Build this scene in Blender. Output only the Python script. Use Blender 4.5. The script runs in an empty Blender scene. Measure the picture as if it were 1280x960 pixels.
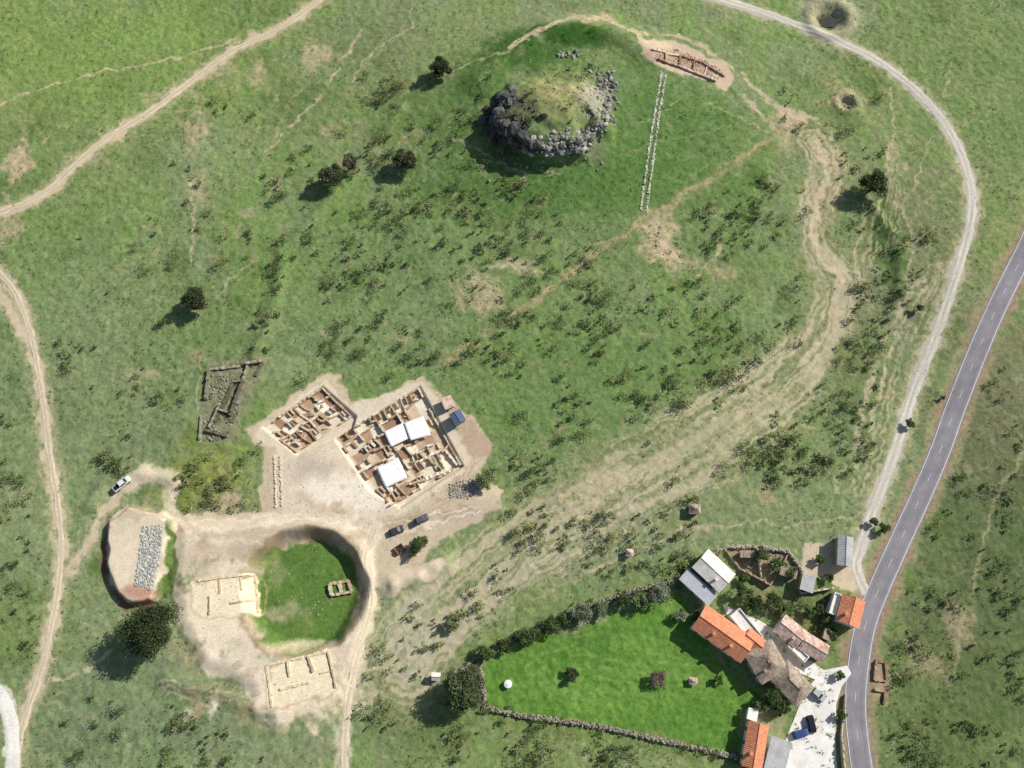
import bpy, math
import numpy as np
from mathutils import Vector
rng=np.random.default_rng(11)
# ------------------------------------------------------------------ camera model / survey rectification
CAM_H=230.0; TILT=math.radians(18.0); F=1066.7
def U0(px,py,z=0.0):
    px=np.asarray(px,float); py=np.asarray(py,float)
    dx=(px-640)/F; dy=-(py-480)/F
    c,s=math.cos(TILT),math.sin(TILT)
    ry=dy*c+s; rz=dy*s-c
    t=(z-CAM_H)/rz
    return dx*t, ry*t
def ss(t):
    t=np.clip(t,0,1); return t*t*(3-2*t)
_tab={}
def vn(x,y,scale,seed):
    if seed not in _tab: _tab[seed]=np.random.default_rng(seed+1000).uniform(-1,1,(256,256))
    T=_tab[seed]; a=np.asarray(x)/scale+37.3; b=np.asarray(y)/scale+91.7
    i=np.floor(a).astype(int); j=np.floor(b).astype(int); u=ss(a-i); v=ss(b-j)
    i0=i%256; i1=(i+1)%256; j0=j%256; j1=(j+1)%256
    return (T[i0,j0]*(1-u)+T[i1,j0]*u)*(1-v)+(T[i0,j1]*(1-u)+T[i1,j1]*u)*v
def fbm(x,y,scale,seed,o=4):
    r=0; a=1; n=0
    for k in range(o):
        r=r+a*vn(x,y,scale/2**k,seed+k); n+=a; a*=.55
    return r/n
def poly_sd(x,y,P,margin=12):
    x=np.asarray(x,float); y=np.asarray(y,float)
    out=np.full(x.shape,-float(margin))
    P=np.asarray(P)
    sel=(x>P[:,0].min()-margin)&(x<P[:,0].max()+margin)&(y>P[:,1].min()-margin)&(y<P[:,1].max()+margin)
    if not sel.any(): return out
    X=x[sel];Y=y[sel]; ins=np.zeros(X.shape,bool); d=np.full(X.shape,1e9)
    for k in range(len(P)):
        a=P[k];b=P[k-1]
        ins^=((a[1]>Y)!=(b[1]>Y))&(X<(b[0]-a[0])*(Y-a[1])/(b[1]-a[1]+1e-12)+a[0])
        e=b-a; t=np.clip(((X-a[0])*e[0]+(Y-a[1])*e[1])/(e@e+1e-9),0,1)
        d=np.minimum(d,np.hypot(X-a[0]-t*e[0],Y-a[1]-t*e[1]))
    out[sel]=np.maximum(np.where(ins,d,-d),-margin); return out
def line_d(x,y,P,margin=12):
    x=np.asarray(x,float); y=np.asarray(y,float); out=np.full(x.shape,float(margin)); P=np.asarray(P)
    sel=(x>P[:,0].min()-margin)&(x<P[:,0].max()+margin)&(y>P[:,1].min()-margin)&(y<P[:,1].max()+margin)
    if not sel.any(): return out
    X=x[sel];Y=y[sel]; d=np.full(X.shape,float(margin))
    for k in range(len(P)-1):
        a=P[k];e=P[k+1]-a
        t=np.clip(((X-a[0])*e[0]+(Y-a[1])*e[1])/(e@e+1e-9),0,1)
        d=np.minimum(d,np.hypot(X-a[0]-t*e[0],Y-a[1]-t*e[1]))
    out[sel]=d; return out
def W0(pts,z=0):
    p=np.array(pts,float); x,y=U0(p[:,0],p[:,1],z); return np.stack([x,y],1)
SITE_B1=[(328,535),(403,482),(446,520),(440,542),(372,570)]
SITE_B2=[(417,548),(525,482),(580,583),(500,636),(462,614)]
DIRT_R3=[(222,655),(330,645),(430,655),(462,690),(464,760),(446,830),(425,872),(345,908),(318,890),(310,860),(250,830),(222,780),(214,720)]
PLAT=[(136,652),(160,632),(200,640),(212,655),(206,705),(190,752),(165,756),(146,742),(132,705)]
wB1=W0(SITE_B1,-.5); wB2=W0(SITE_B2,-.5); wR3=W0(DIRT_R3,1); wPL=W0(PLAT,2)
HC=U0(700,140,5); MC=U0(694,143,7); PC=U0(379,739,0); POND=U0(1038,22,0); CR=U0(1058,129,0); VC=U0(980,830,0)
RIDGE=W0([(600,100),(630,65),(680,38),(730,30),(775,42),(815,62)],5)
BANKS=[W0(b,1) for b in ([(318,445),(345,370),(352,315),(400,262),(465,190),(500,140)],[(205,850),(260,862),(315,885)],[(110,630),(130,600),(170,590),(215,600)],[(1090,255),(1125,300),(1130,360)])]
SOIL=W0([(490,731),(520,722),(556,703)],1); SOIL2=W0([(530,640),(580,628),(618,626)],.5)
def H(x,y):
    x=np.asarray(x,float); y=np.asarray(y,float)
    z=1.3*vn(x,y,62,1)+.5*vn(x,y,23,2)+.18*vn(x,y,9,3)
    fl=np.exp(-(((x-VC[0])/40)**4+((y-VC[1])/34)**4)); z=z*(1-np.exp(-((x-VC[0])/55)**2-((y-VC[1])/42)**2))*(1-fl)
    z=z+6*np.exp(-((x-HC[0])/52)**2-((y-HC[1])/36)**2)
    dx=x-MC[0];dy=y-MC[1]; d=np.hypot(dx,dy*1.15)+3.4*vn(x,y,8,5)+1.3*vn(x,y,3,6)
    side=np.clip((-dx*.75-dy*.65)/np.maximum(np.hypot(dx,dy),1),-1,1)
    w=8.8-5.4*side
    z=z+5.8*ss((20-d)/w)+1.6*np.exp(-(d/10)**2)+.45*vn(x,y,3,14)*np.exp(-(d/20)**4)
    z=z+2.2*np.exp(-(line_d(x,y,RIDGE,20)/5)**2)
    for b in BANKS: z=z+.9*np.exp(-(line_d(x,y,b)/2.0)**2)
    z=z+1.2*ss((poly_sd(x,y,wR3)+2)/5)
    dp=np.hypot(x-PC[0],y-PC[1])+1.0*vn(x,y,6,7)
    z=z-4.4*ss((17.4-dp)/4.6)
    z=z+2.6*ss((poly_sd(x,y,wPL)+.8+.5*vn(x,y,3,8))/1.6)
    z=z-1.0*ss((poly_sd(x,y,wB1)+.1)/.6)-1.1*ss((poly_sd(x,y,wB2)+.1)/.6)
    z=z+1.7*np.exp(-(line_d(x,y,SOIL)/2.4)**2)*(1+.3*vn(x,y,3,9))+.7*np.exp(-(line_d(x,y,SOIL2)/4)**2)
    q=np.hypot(x-POND[0],y-POND[1]); z=z+1.0*np.exp(-((q-7)/2)**2)-1.5*ss((6-q)/4)
    q=np.hypot(x-CR[0],y-CR[1]); z=z+.6*np.exp(-((q-3.6)/1.2)**2)-1.2*ss((3-q)/2)
    return z
def U(px,py,dz=0.0):
    px=np.atleast_1d(np.asarray(px,float)); py=np.atleast_1d(np.asarray(py,float)); z=np.zeros(px.shape)+dz
    for k in range(14):
        x,y=U0(px,py,z); z=.5*z+.5*(H(x,y)+dz)
    return x,y
def W(pts,dz=0):
    p=np.array(pts,float); x,y=U(p[:,0],p[:,1],dz); return np.stack([x,y],1)
def spline(P,n=5):
    P=np.asarray(P,float); Q=np.vstack([2*P[0]-P[1],P,2*P[-1]-P[-2]]); out=[]
    for i in range(1,len(Q)-2):
        for k in range(n):
            t=k/n; a,b,c,d=Q[i-1],Q[i],Q[i+1],Q[i+2]
            out.append(.5*((2*b)+(-a+c)*t+(2*a-5*b+4*c-d)*t*t+(-a+3*b-3*c+d)*t**3))
    out.append(Q[-2]); return np.array(out)
def resample(P,step):
    d=np.r_[0,np.cumsum(np.hypot(*np.diff(P,axis=0).T))]; n=max(2,int(d[-1]/step)+1); s=np.linspace(0,d[-1],n)
    return np.stack([np.interp(s,d,P[:,0]),np.interp(s,d,P[:,1])],1),s
def S(r,g,b,k=.98):
    c=np.array([r,g,b])/255.; return np.where(c<=.04045,c/12.92,((c+.055)/1.055)**2.4)*k
# ------------------------------------------------------------------ helpers: meshes & materials
scene=bpy.context.scene
def link(o,parent=None):
    scene.collection.objects.link(o)
    if parent is not None: o.parent=parent
    return o
def npmesh(name,V,Fa,mats,col=None,smooth=False,midx=None,parent=None):
    V=np.asarray(V,np.float32); Fa=np.asarray(Fa,np.int32); k=Fa.shape[1]
    me=bpy.data.meshes.new(name); me.vertices.add(len(V)); me.vertices.foreach_set('co',V.ravel())
    me.loops.add(Fa.size); me.loops.foreach_set('vertex_index',Fa.ravel())
    me.polygons.add(len(Fa)); me.polygons.foreach_set('loop_start',np.arange(0,Fa.size,k,dtype=np.int32))
    try: me.polygons.foreach_set('loop_total',np.full(len(Fa),k,np.int32))
    except Exception: pass
    for m in mats: me.materials.append(m)
    if midx is not None: me.polygons.foreach_set('material_index',np.asarray(midx,np.int32))
    me.polygons.foreach_set('use_smooth',np.full(len(Fa),smooth,bool))
    if col is not None:
        a=me.color_attributes.new('Col','FLOAT_COLOR','POINT'); c=np.ones((len(V),4),np.float32); c[:,:col.shape[1]]=col
        a.data.foreach_set('color',c.ravel())
    me.update(calc_edges=True)
    return link(bpy.data.objects.new(name,me),parent)
def pymesh(name,V,Fa,mats,midx=None,parent=None,smooth=False):
    me=bpy.data.meshes.new(name); me.from_pydata([tuple(v) for v in V],[],[tuple(f) for f in Fa])
    for m in mats: me.materials.append(m)
    if midx is not None:
        for p,i in zip(me.polygons,midx): p.material_index=i
    for p in me.polygons: p.use_smooth=smooth
    me.update(); return link(bpy.data.objects.new(name,me),parent)
def newmat(name):
    m=bpy.data.materials.new(name); m.use_nodes=True; nt=m.node_tree; b=nt.nodes['Principled BSDF']
    b.inputs['Specular IOR Level'].default_value=.2
    return m,nt,b
def nodemul(nt,a,b):
    n=nt.nodes.new('ShaderNodeMix'); n.data_type='RGBA'; n.blend_type='MULTIPLY'; n.inputs[0].default_value=1
    nt.links.new(a,n.inputs[6]); nt.links.new(b,n.inputs[7]); return n.outputs[2]
def noise(nt,scale,lo,hi,a,b,detail=5,obj=False,rough=.65):
    g=nt.nodes.new('ShaderNodeTexCoord'); t=nt.nodes.new('ShaderNodeTexNoise'); t.inputs['Scale'].default_value=scale; t.inputs['Detail'].default_value=detail; t.inputs['Roughness'].default_value=rough
    nt.links.new(g.outputs['Object'],t.inputs['Vector'])
    r=nt.nodes.new('ShaderNodeMapRange'); r.inputs[1].default_value=a; r.inputs[2].default_value=b; r.inputs[3].default_value=lo; r.inputs[4].default_value=hi
    nt.links.new(t.outputs['Fac'],r.inputs[0]); return r.outputs[0]
def solid(name,c,rough=.8,ns=2.,amt=.2,metal=0,c2=None,spec=.2):
    m,nt,b=newmat(name); b.inputs['Roughness'].default_value=rough; b.inputs['Metallic'].default_value=metal; b.inputs['Specular IOR Level'].default_value=spec
    c=tuple(c); rgb=nt.nodes.new('ShaderNodeRGB'); rgb.outputs[0].default_value=(*c,1); col=rgb.outputs[0]
    if c2 is not None:
        mx=nt.nodes.new('ShaderNodeMix'); mx.data_type='RGBA'; mx.inputs[7].default_value=(*tuple(c2),1)
        nt.links.new(col,mx.inputs[6]); nt.links.new(noise(nt,ns*.45,0,1,.4,.62,6),mx.inputs[0]); col=mx.outputs[2]
    if amt>0: col=nodemul(nt,col,noise(nt,ns,1-amt,1+amt,.3,.7))
    nt.links.new(col,b.inputs['Base Color']); return m
def attrmat(name,rough=.9,ns=2.,amt=.25,transl=0):
    m,nt,b=newmat(name); b.inputs['Roughness'].default_value=rough
    a=nt.nodes.new('ShaderNodeAttribute'); a.attribute_name='Col'; col=a.outputs['Color']
    if amt>0: col=nodemul(nt,col,noise(nt,ns,1-amt,1+amt,.3,.7))
    nt.links.new(col,b.inputs['Base Color'])
    if transl:
        t=nt.nodes.new('ShaderNodeBsdfTranslucent'); nt.links.new(col,t.inputs['Color']); mx=nt.nodes.new('ShaderNodeMixShader'); mx.inputs[0].default_value=transl
        nt.links.new(b.outputs[0],mx.inputs[1]); nt.links.new(t.outputs[0],mx.inputs[2]); nt.links.new(mx.outputs[0],nt.nodes['Material Output'].inputs[0])
    return m
M_leaf=attrmat('foliage',.7,1.,0,.1); M_bark=solid('bark',(.09,.065,.045),.9,3,.3); M_rock=attrmat('stone',.95,3,.3)
M_earthwall=attrmat('earth_masonry',.95,2.5,.28); M_track=attrmat('track_gravel',.95,1.6,.16)
# ------------------------------------------------------------------ GROUND
st=.3
fx=np.arange(-186,186.01,st); fy=np.arange(-38,224.01,st)
ext=np.cumsum(1.0*1.18**np.arange(34)); ext=ext[ext<4500]
xs=np.r_[fx[0]-ext[::-1],fx,fx[-1]+ext]; ys=np.r_[fy[0]-ext[::-1],fy,fy[-1]+ext]
X,Y=np.meshgrid(xs,ys); NX,NY=len(xs),len(ys)
Z=H(X,Y)
n1=fbm(X,Y,40,20); n2=fbm(X,Y,12,30); n3=fbm(X,Y,3.5,40); n4=fbm(X,Y,1.2,50,3)
wa,wb,wc_,wd=vn(X,Y,2.2,61),vn(X,Y,.8,62),vn(X,Y,2.2,64),vn(X,Y,.8,65)
WX=X+.9*n2+.8*wa+.3*wb; WY=Y+.9*vn(X,Y,5,63)+.8*wc_+.3*wd
def lerp(a,b,m): return a+(b-a)*m[...,None]
g_mid=S(120,137,86); g_grey=S(132,143,106); g_bri=S(114,145,70); g_dark=S(80,106,52); g_oliv=S(146,144,102)
C=np.zeros(X.shape+(3,))+g_mid
C=lerp(C,g_grey,ss(.5+n1*1.3)); C=lerp(C,g_bri,ss(n2*1.6+.2)*.55); C=lerp(C,g_dark,ss(-n2*1.7-.1+.8*n3)*.6); C=lerp(C,g_oliv,ss(n3*1.7)*.5)
C=lerp(C,S(150,148,110),ss(n2*1.2-n1*1.4+.8*n3-.25)*.45)
GR=np.ones(X.shape); RG=np.ones(X.shape)
def win(x0,x1,y0,y1):
    a,b=np.searchsorted(xs,[x0,x1]); c,d=np.searchsorted(ys,[y0,y1]); return (slice(c,d),slice(a,b))
def blob(px,py,rx,ry,c,s=.8,rot=0,br=.5,fade=1.35):
    cx,cy=U([px],[py]); R=max(rx,ry)*2.4+4; sl=win(cx[0]-R,cx[0]+R,cy[0]-R,cy[0]+R)
    dx=WX[sl]-cx[0]; dy=WY[sl]-cy[0]; a=math.radians(rot); u=dx*math.cos(a)+dy*math.sin(a); v=-dx*math.sin(a)+dy*math.cos(a)
    m=ss(fade-np.hypot(u/rx,v/ry)+br*(n3[sl]+.6*n2[sl]))*s
    C[sl]=lerp(C[sl],c,m)
def ppoly(pts,c,soft=.6,s=1,warp=True,grass=None,br=0,rough=None,full=False):
    P=W(pts); m_=6+soft; sl=win(P[:,0].min()-m_,P[:,0].max()+m_,P[:,1].min()-m_,P[:,1].max()+m_)
    A=(WX if warp else X)[sl];B=(WY if warp else Y)[sl]
    m=ss(poly_sd(A,B,P,40)/soft+.5)
    if br: m=m*ss(.5+(1-br)+n3[sl]*1.6+n2[sl]*.5)
    C[sl]=lerp(C[sl],c,m*s)
    if grass is not None: GR[sl]=GR[sl]*(1-m*s)+grass*m*s
    if rough is not None: RG[sl]=RG[sl]*(1-m)+rough*m
    if full: o=np.zeros(X.shape); o[sl]=m; return o
def lined(P,margin,warp=True):
    mg=margin+2; sl0=win(P[:,0].min()-mg,P[:,0].max()+mg,P[:,1].min()-mg,P[:,1].max()+mg); oy,ox=sl0[0].start,sl0[1].start
    sh=X[sl0].shape; D=np.full(sh,margin*1.); SD=np.zeros(sh); AL=np.zeros(sh); acc=0; XX=(WX if warp else X)[sl0]; YY=(WY if warp else Y)[sl0]
    for k in range(len(P)-1):
        a=P[k];b=P[k+1];e=b-a;L=math.hypot(*e)
        w_=win(min(a[0],b[0])-mg,max(a[0],b[0])+mg,min(a[1],b[1])-mg,max(a[1],b[1])+mg); sl=(slice(w_[0].start-oy,w_[0].stop-oy),slice(w_[1].start-ox,w_[1].stop-ox))
        if w_[0].stop>w_[0].start and w_[1].stop>w_[1].start:
            A=XX[sl]-a[0];B=YY[sl]-a[1]
            t=np.clip((A*e[0]+B*e[1])/(L*L+1e-9),0,1); d=np.hypot(A-t*e[0],B-t*e[1]); up=d<D[sl]
            D[sl]=np.where(up,d,D[sl]); SD[sl]=np.where(up,np.sign(e[0]*B-e[1]*A)*d,SD[sl]); AL[sl]=np.where(up,acc+t*L,AL[sl])
        acc+=L
    return sl0,D,SD,AL
def pline(pts,w,c,soft=.5,s=1,br=0,warp=True,grass=None,rough=None):
    P=spline(W(pts),4); sl,D,_,_=lined(P,w/2+soft+1,warp); m=ss((w/2-D)/soft+.5)
    if m.size==0: return
    if rough is not None: RG[sl]=RG[sl]*(1-m)+rough*m
    if br: m=m*ss(.5+(1-br)*.8+n3[sl]*1.5+n4[sl]*.5)
    C[sl]=lerp(C[sl],c,m*s)
    if grass is not None: GR[sl]=GR[sl]*(1-m*s)+grass*m*s
# broad tints
blob(150,60,60,30,S(126,152,76),.55); blob(60,330,35,40,S(118,142,86),.5); blob(100,480,40,45,S(126,137,102),.6); blob(900,640,60,25,S(134,142,108),.5)
blob(260,870,45,16,S(122,134,102),.6); blob(140,900,25,14,S(118,132,98),.6); blob(700,300,60,25,S(118,138,90),.5)
blob(420,330,45,30,S(104,132,72),.45); blob(500,380,35,25,S(120,136,96),.5)
blob(560,700,25,18,S(128,146,100),.6); blob(1240,120,35,35,S(118,140,88),.5); blob(1235,700,24,60,S(94,106,70),.88,rot=-15); blob(1170,900,22,18,S(98,112,68),.75)
blob(1250,500,12,30,S(122,116,90),.55,rot=-20); blob(520,60,50,20,S(128,138,94),.6); blob(1150,330,20,40,S(130,132,98),.75)
blob(655,60,14,9,S(62,98,40),.9); blob(715,42,15,6,S(54,92,34),.95); blob(600,100,14,12,S(76,110,50),.7); blob(830,150,30,22,S(88,120,60),.85,rot=-30)
blob(740,230,45,12,S(90,122,62),.85); blob(630,215,30,14,S(88,118,62),.75); blob(560,150,22,16,S(92,120,66),.65); blob(900,300,25,18,S(104,128,72),.5)
blob(850,460,50,25,S(102,130,74),.5); blob(700,500,50,25,S(106,132,78),.55); blob(1060,460,14,20,S(106,118,76),.6); blob(1110,300,6,16,S(70,102,46),.9)
blob(250,600,12,12,S(136,144,72),.8); blob(215,690,5,16,S(80,108,48),.8); blob(530,880,14,14,S(100,116,70),.75); blob(250,430,22,20,S(104,128,74),.45)
for k in range(190):
    px,py=rng.uniform([150,60],[1230,640]); blob(px,py,rng.uniform(1,3.5),rng.uniform(.8,2.2),S(162,150,116),rng.uniform(.2,.6),rng.uniform(0,180),1.0,1.1)
for k in range(170):
    px,py=rng.uniform([0,0],[1280,950]); blob(px,py,rng.uniform(1.5,6),rng.uniform(1,3.5),S(80,108,48),rng.uniform(.2,.6),rng.uniform(0,180),1.0,1.1)
# dry striated trample band
dry=S(190,178,148); dryb=S(162,156,122)
band=W([(1018,178),(1034,220),(1018,270),(1022,315),(1048,350),(1040,395),(1012,440),(968,488),(900,532),(835,572),(765,612),(700,655),(640,700),(580,745),(530,790),(505,830)])
sl,D,SD,AL=lined(spline(band,4),16)
wv=4.2+2.6*ss(AL/90)+3.6*ss((AL-60)/60)+1.5*vn(AL,AL*0,12,70)
st1=vn(SD+1.2*vn(AL,SD*.2,9,71),AL*.045,.62,72)*.8+vn(SD+1.5*vn(AL,SD*.1,14,75),AL*.03,1.7,76)*.8
env=ss((wv-D)/2.5+.5)
m=np.exp(-(D/(wv*1.3))**2)*.55*(D<15.5); C[sl]=lerp(C[sl],dryb,m)
m=env*ss(.38+st1*1.3+.3*n2[sl]+ .4*np.exp(-(D/2.2)**2)*(AL<75)); C[sl]=lerp(C[sl],dry,m*.82); GR[sl]*=1-.6*m
m=env*ss(-st1*1.6-.35); C[sl]=lerp(C[sl],S(112,122,78),m*.5)
pline([(1018,180),(1034,220),(1018,270),(1024,315),(1052,345)],2.4,S(206,188,158),1.0,.9,.4,grass=.2)
pline([(1052,345),(1046,372),(1052,400)],1.6,S(196,182,152),.8,.7,.5,grass=.2)
for k in range(16):
    o=rng.uniform(-30,30); pl=[(1180+o*.4,330),(1150+o,390),(1120+o,460),(1098+o,540),(1070+o*.9,620)]
    pline(pl,.55,S(180,170,138),.4,.7,.6)
for k in range(10):
    o=k*8-8+rng.uniform(-3,3); pline([(540+o,800),(600+o,740),(680+o*1.6,680-o*.1),(760+o*1.5,625),(850+o,600)],.5,S(180,174,146),.4,.7,.6)
for k in range(9):
    o=rng.uniform(-30,30); pline([(1040+o*.5,400),(1090+o,330),(1110+o,260),(1120+o*.6,180)],.5,S(180,168,138),.4,.6,.6)
blob(745,610,9,6,S(188,174,144),.85,rot=40,br=.8); blob(690,640,10,5,S(172,164,134),.6,rot=30); blob(525,800,8,10,S(176,172,146),.7,br=.8); blob(940,510,9,6,S(180,170,140),.6,rot=30)
blob(870,545,12,5,S(160,156,122),.6,rot=25)
bare=S(192,172,142)
for (px,py,rx,ry,s) in [(990,148,5,4,.9),(980,170,3,4,.7),(1040,200,5,4,.5),(735,22,8,3,.8),(830,295,5,9,.7),(825,310,5,4,.7),(605,372,6,5,.6),(20,200,5,9,.75),(240,160,5,8,.5),(270,90,6,5,.45),(395,72,5,5,.6),(322,92,4,6,.6),(600,345,5,3,.6),(310,265,3,2,.4),(10,290,4,6,.6),(1035,255,4,8,.4),(905,340,4,3,.4),(1060,130,5,5,.6),(180,470,4,2,.4),(1105,860,3,5,.7),(1155,830,5,4,.4),(1200,770,4,6,.4),(850,330,5,3,.5),(640,330,7,1.6,.5),(205,120,8,3,.4),(250,230,3,8,.35),(110,200,8,3,.35)]:
    blob(px,py,rx,ry,bare,s,br=.9)
blob(695,118,15,11,S(138,144,92),.9); blob(712,108,10,7,S(166,156,116),.6,br=.9); blob(748,122,5,10,S(154,150,136),.8,rot=-25,br=.9); blob(715,178,11,3.5,S(124,122,104),.7,br=.7)
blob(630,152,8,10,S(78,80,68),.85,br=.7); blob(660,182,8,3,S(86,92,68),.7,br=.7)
tr=S(192,176,146); trg=S(168,160,126)
for pts,w,s in [([(0,128),(90,98),(190,78),(290,52)],.9,.8),([(0,240),(20,255)],1,.6),([(238,222),(242,270),(238,330)],.7,.75),([(270,375),(290,345),(315,330)],.6,.6),
 ([(415,100),(430,70),(450,40)],1,.8),([(400,118),(370,150),(330,195)],.8,.7),([(440,100),(470,60),(520,30)],.6,.7),([(1112,110),(1118,160),(1110,215)],.6,.7),([(1165,165),(1150,210),(1130,250)],.6,.7),
 ([(1188,80),(1180,120)],.6,.6),([(1000,20),(1080,90),(1150,140)],.5,.4),([(930,120),(960,150),(975,175)],1.4,.8),([(560,170),(640,210),(700,215)],.6,.6),
 ([(450,120),(520,110),(560,90),(640,60)],.7,.6),([(640,55),(690,30),(735,18),(790,40),(815,58)],2.0,.85),([(55,858),(100,840),(140,815)],1.1,.85),([(0,210),(40,190),(60,170)],.9,.7),
 ([(250,450),(248,500),(247,555)],.5,.6),([(255,455),(330,448)],.5,.5),([(600,330),(650,335),(720,345)],.8,.7),([(1090,640),(1020,655),(940,655),(860,660),(790,690)],.6,.7),([(790,690),(700,730),(620,770),(560,810)],.8,.7),
 ([(440,850),(480,830),(520,820),(545,845)],1,.6),([(250,820),(290,845),(310,865)],1,.8),([(200,850),(240,858),(300,868)],.6,.8),([(205,860),(260,870),(310,880)],.6,.7),([(210,868),(262,880),(312,892)],.5,.6),([(820,930),(795,935),(790,960)],.5,.5),
 ([(1280,560),(1240,640),(1210,760),(1190,860)],.9,.5),([(1265,300),(1240,420),(1190,560),(1150,640)],1,.4),([(1120,250),(1140,300),(1125,400),(1090,520)],.8,.6),([(1085,260),(1070,330),(1085,380)],.8,.6),
 ([(700,800),(760,790),(850,770)],.4,.25),([(650,870),(760,850),(880,880)],.5,.2),([(610,885),(600,850)],.8,.5),([(0,505),(30,520),(58,560)],.5,.5),([(735,310),(780,290),(830,265)],.6,.6),([(870,350),(900,310),(890,290)],.9,.7),
 ([(0,60),(60,30),(120,0)],.5,.5),([(300,60),(330,100),(350,140)],1.0,.55),([(235,110),(255,150),(245,200)],.9,.5),([(520,0),(500,40),(455,85)],.5,.5),([(60,20),(130,60),(260,80)],.4,.4),([(880,130),(930,150),(960,165)],.6,.6),([(1040,170),(1020,150),(1000,140)],1.2,.7)]:
    pline(pts,w,tr if s>.55 else trg,.5,s,.4)
for k in range(110):
    px=rng.uniform(20,1250);py=rng.uniform(20,900);a=rng.uniform(-.9,.9)+ (0 if rng.random()<.5 else 1.2);L=rng.uniform(25,110)
    p=[(px+math.cos(a)*L*t+rng.uniform(-6,6),py-math.sin(a)*L*t+rng.uniform(-6,6)) for t in (-1,-.3,.3,1)]
    pline(p,.42,trg,.4,rng.uniform(.25,.65),.7)
# lush enclosure field
fieldP=[(612,822),(650,806),(715,788),(780,765),(848,740),(872,775),(905,835),(950,868),(935,905),(920,942),(760,908),(640,890),(607,880),(592,850)]
FIELD=ppoly(fieldP,S(92,132,54),1.2,.95,full=True); C=lerp(C,S(114,148,68),FIELD*ss(n2*1.2+.2)*.65); C=lerp(C,S(76,114,44),FIELD*ss(-n3*1.3-.05)*.45)
for k in range(22):
    o=rng.uniform(-50,50); pline([(640,850+o*.6),(720,830+o),(800,835+o),(890,800+o*.8+40)],.5,S(126,152,82),.5,.4,.6)
ppoly([(640,745),(850,690),(905,690),(850,725),(760,755),(640,800),(590,830),(560,820)],S(116,136,82),2,.5)
pline([(620,895),(760,920),(920,950)],3,S(104,124,64),2,.5)
TR1=[(430,-22),(400,0),(350,35),(300,58),(260,85),(225,112),(180,145),(130,175),(90,210),(60,238),(25,256),(-30,276)]
TR2=[(-25,318),(0,342),(20,368),(36,410),(46,455),(55,510),(62,570),(71,620),(76,680),(72,740),(60,800),(46,855),(30,900),(22,945),(20,1000)]
TR2b=[(-20,345),(10,385),(38,425)]
TR3=[(850,-18),(900,-2),(960,17),(1030,42),(1090,72),(1140,108),(1180,153),(1205,200),(1215,250),(1208,300),(1190,360),(1168,425),(1146,480),(1126,540),(1106,600),(1087,650),(1076,685),(1070,710),(1084,742)]
TR4=[(560,450),(610,415),(680,368),(740,322),(800,277),(860,242),(920,203),(975,165)]
TR5=[(160,600),(190,590),(212,600),(212,640),(265,655),(320,650),(380,640),(440,655),(470,655)]
TR6=[(470,660),(456,700),(465,750),(452,800),(440,850),(432,900),(430,1000)]
TR7=[(85,715),(110,680),(132,640),(160,608),(185,592)]
sand=S(202,184,156); sandl=S(220,204,178)
for T,w,c in ((TR1,2.6,sand),(TR2,2.2,sand),(TR2b,1.8,sand),(TR3,3.0,S(188,180,162)),(TR7,1.4,sand)):
    pline(T,w+3.6,S(168,164,126),2,.7,.3); pline(T,w+.9,c,.9,.9,.1,grass=.1,rough=.05)
pline(TR4,3.4,S(136,136,92),1.6,.7,.2); pline(TR4,1.7,S(172,160,122),1.0,.7,.5)
CONC=[(-20,850),(2,872),(13,900),(17,930),(14,990)]
pline(CONC,4.2,S(216,210,196),.6,.9,rough=.05)
ppoly([(795,45),(850,55),(905,78),(920,100),(905,112),(880,100),(840,88),(808,72)],S(200,178,152),.8,.95,grass=.1,rough=.3,br=.1)
ppoly([(815,60),(850,66),(895,84),(890,96),(850,84),(818,72)],S(168,138,114),.6,.8,grass=.1)
pline([(790,38),(860,50),(915,85),(960,125),(1000,150)],1.4,S(196,178,150),.8,.8,.4,grass=.2)
ppoly([(308,538),(408,464),(424,470),(440,500),(475,500),(528,470),(545,490),(590,520),(616,560),(600,590),(628,612),(626,632),(580,660),(540,685),(520,715),(485,745),(465,735),(455,690),(420,662),(330,655),(326,640),(328,560)],sand,1.0,.97,grass=.05,br=.12,rough=.4)
ppoly([(318,538),(408,474),(440,505),(530,478),(556,512),(590,580),(560,605),(500,645),(440,648),(335,640),(334,560)],sandl,.6,.8,grass=0,rough=.3)
ppoly([(560,495),(612,555),(618,570),(590,575),(560,520)],S(182,156,130),1,.7,grass=.1,br=.3)
blob(420,610,10,5,S(236,224,202),.9); blob(390,585,6,4,S(190,176,156),.9); blob(470,625,8,3,S(232,220,198),.8); blob(600,632,7,3,S(200,182,158),.9); blob(578,612,4,2.4,S(156,148,134),.9)
ppoly([(330,560),(345,560),(350,640),(330,640)],S(192,172,144),.6,.8)
for k in range(34):
    px,py=rng.uniform([330,560],[600,650]); blob(px,py,rng.uniform(1,3),rng.uniform(.6,1.6),[S(172,148,120),S(236,226,206),S(192,168,140)][k%3],.6,rng.uniform(0,180),.9)
ppoly(DIRT_R3,sandl,1.4,.97,grass=.05,br=.15,rough=.4)
ppoly([(220,640),(330,640),(460,648),(480,690),(300,672),(222,665)],sand,1,.95,grass=.1)
blob(270,765,10,12,S(234,218,188),.9); blob(380,865,14,8,S(232,214,182),.9); blob(300,690,9,3,S(180,160,132),.7); blob(250,700,5,7,S(190,172,144),.7); blob(440,780,4,12,S(210,192,166),.8)
blob(270,860,8,3,S(136,136,100),.6); blob(235,820,6,3,S(150,146,108),.6,rot=-40); blob(300,885,6,3,S(150,146,108),.6,rot=-30)
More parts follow.
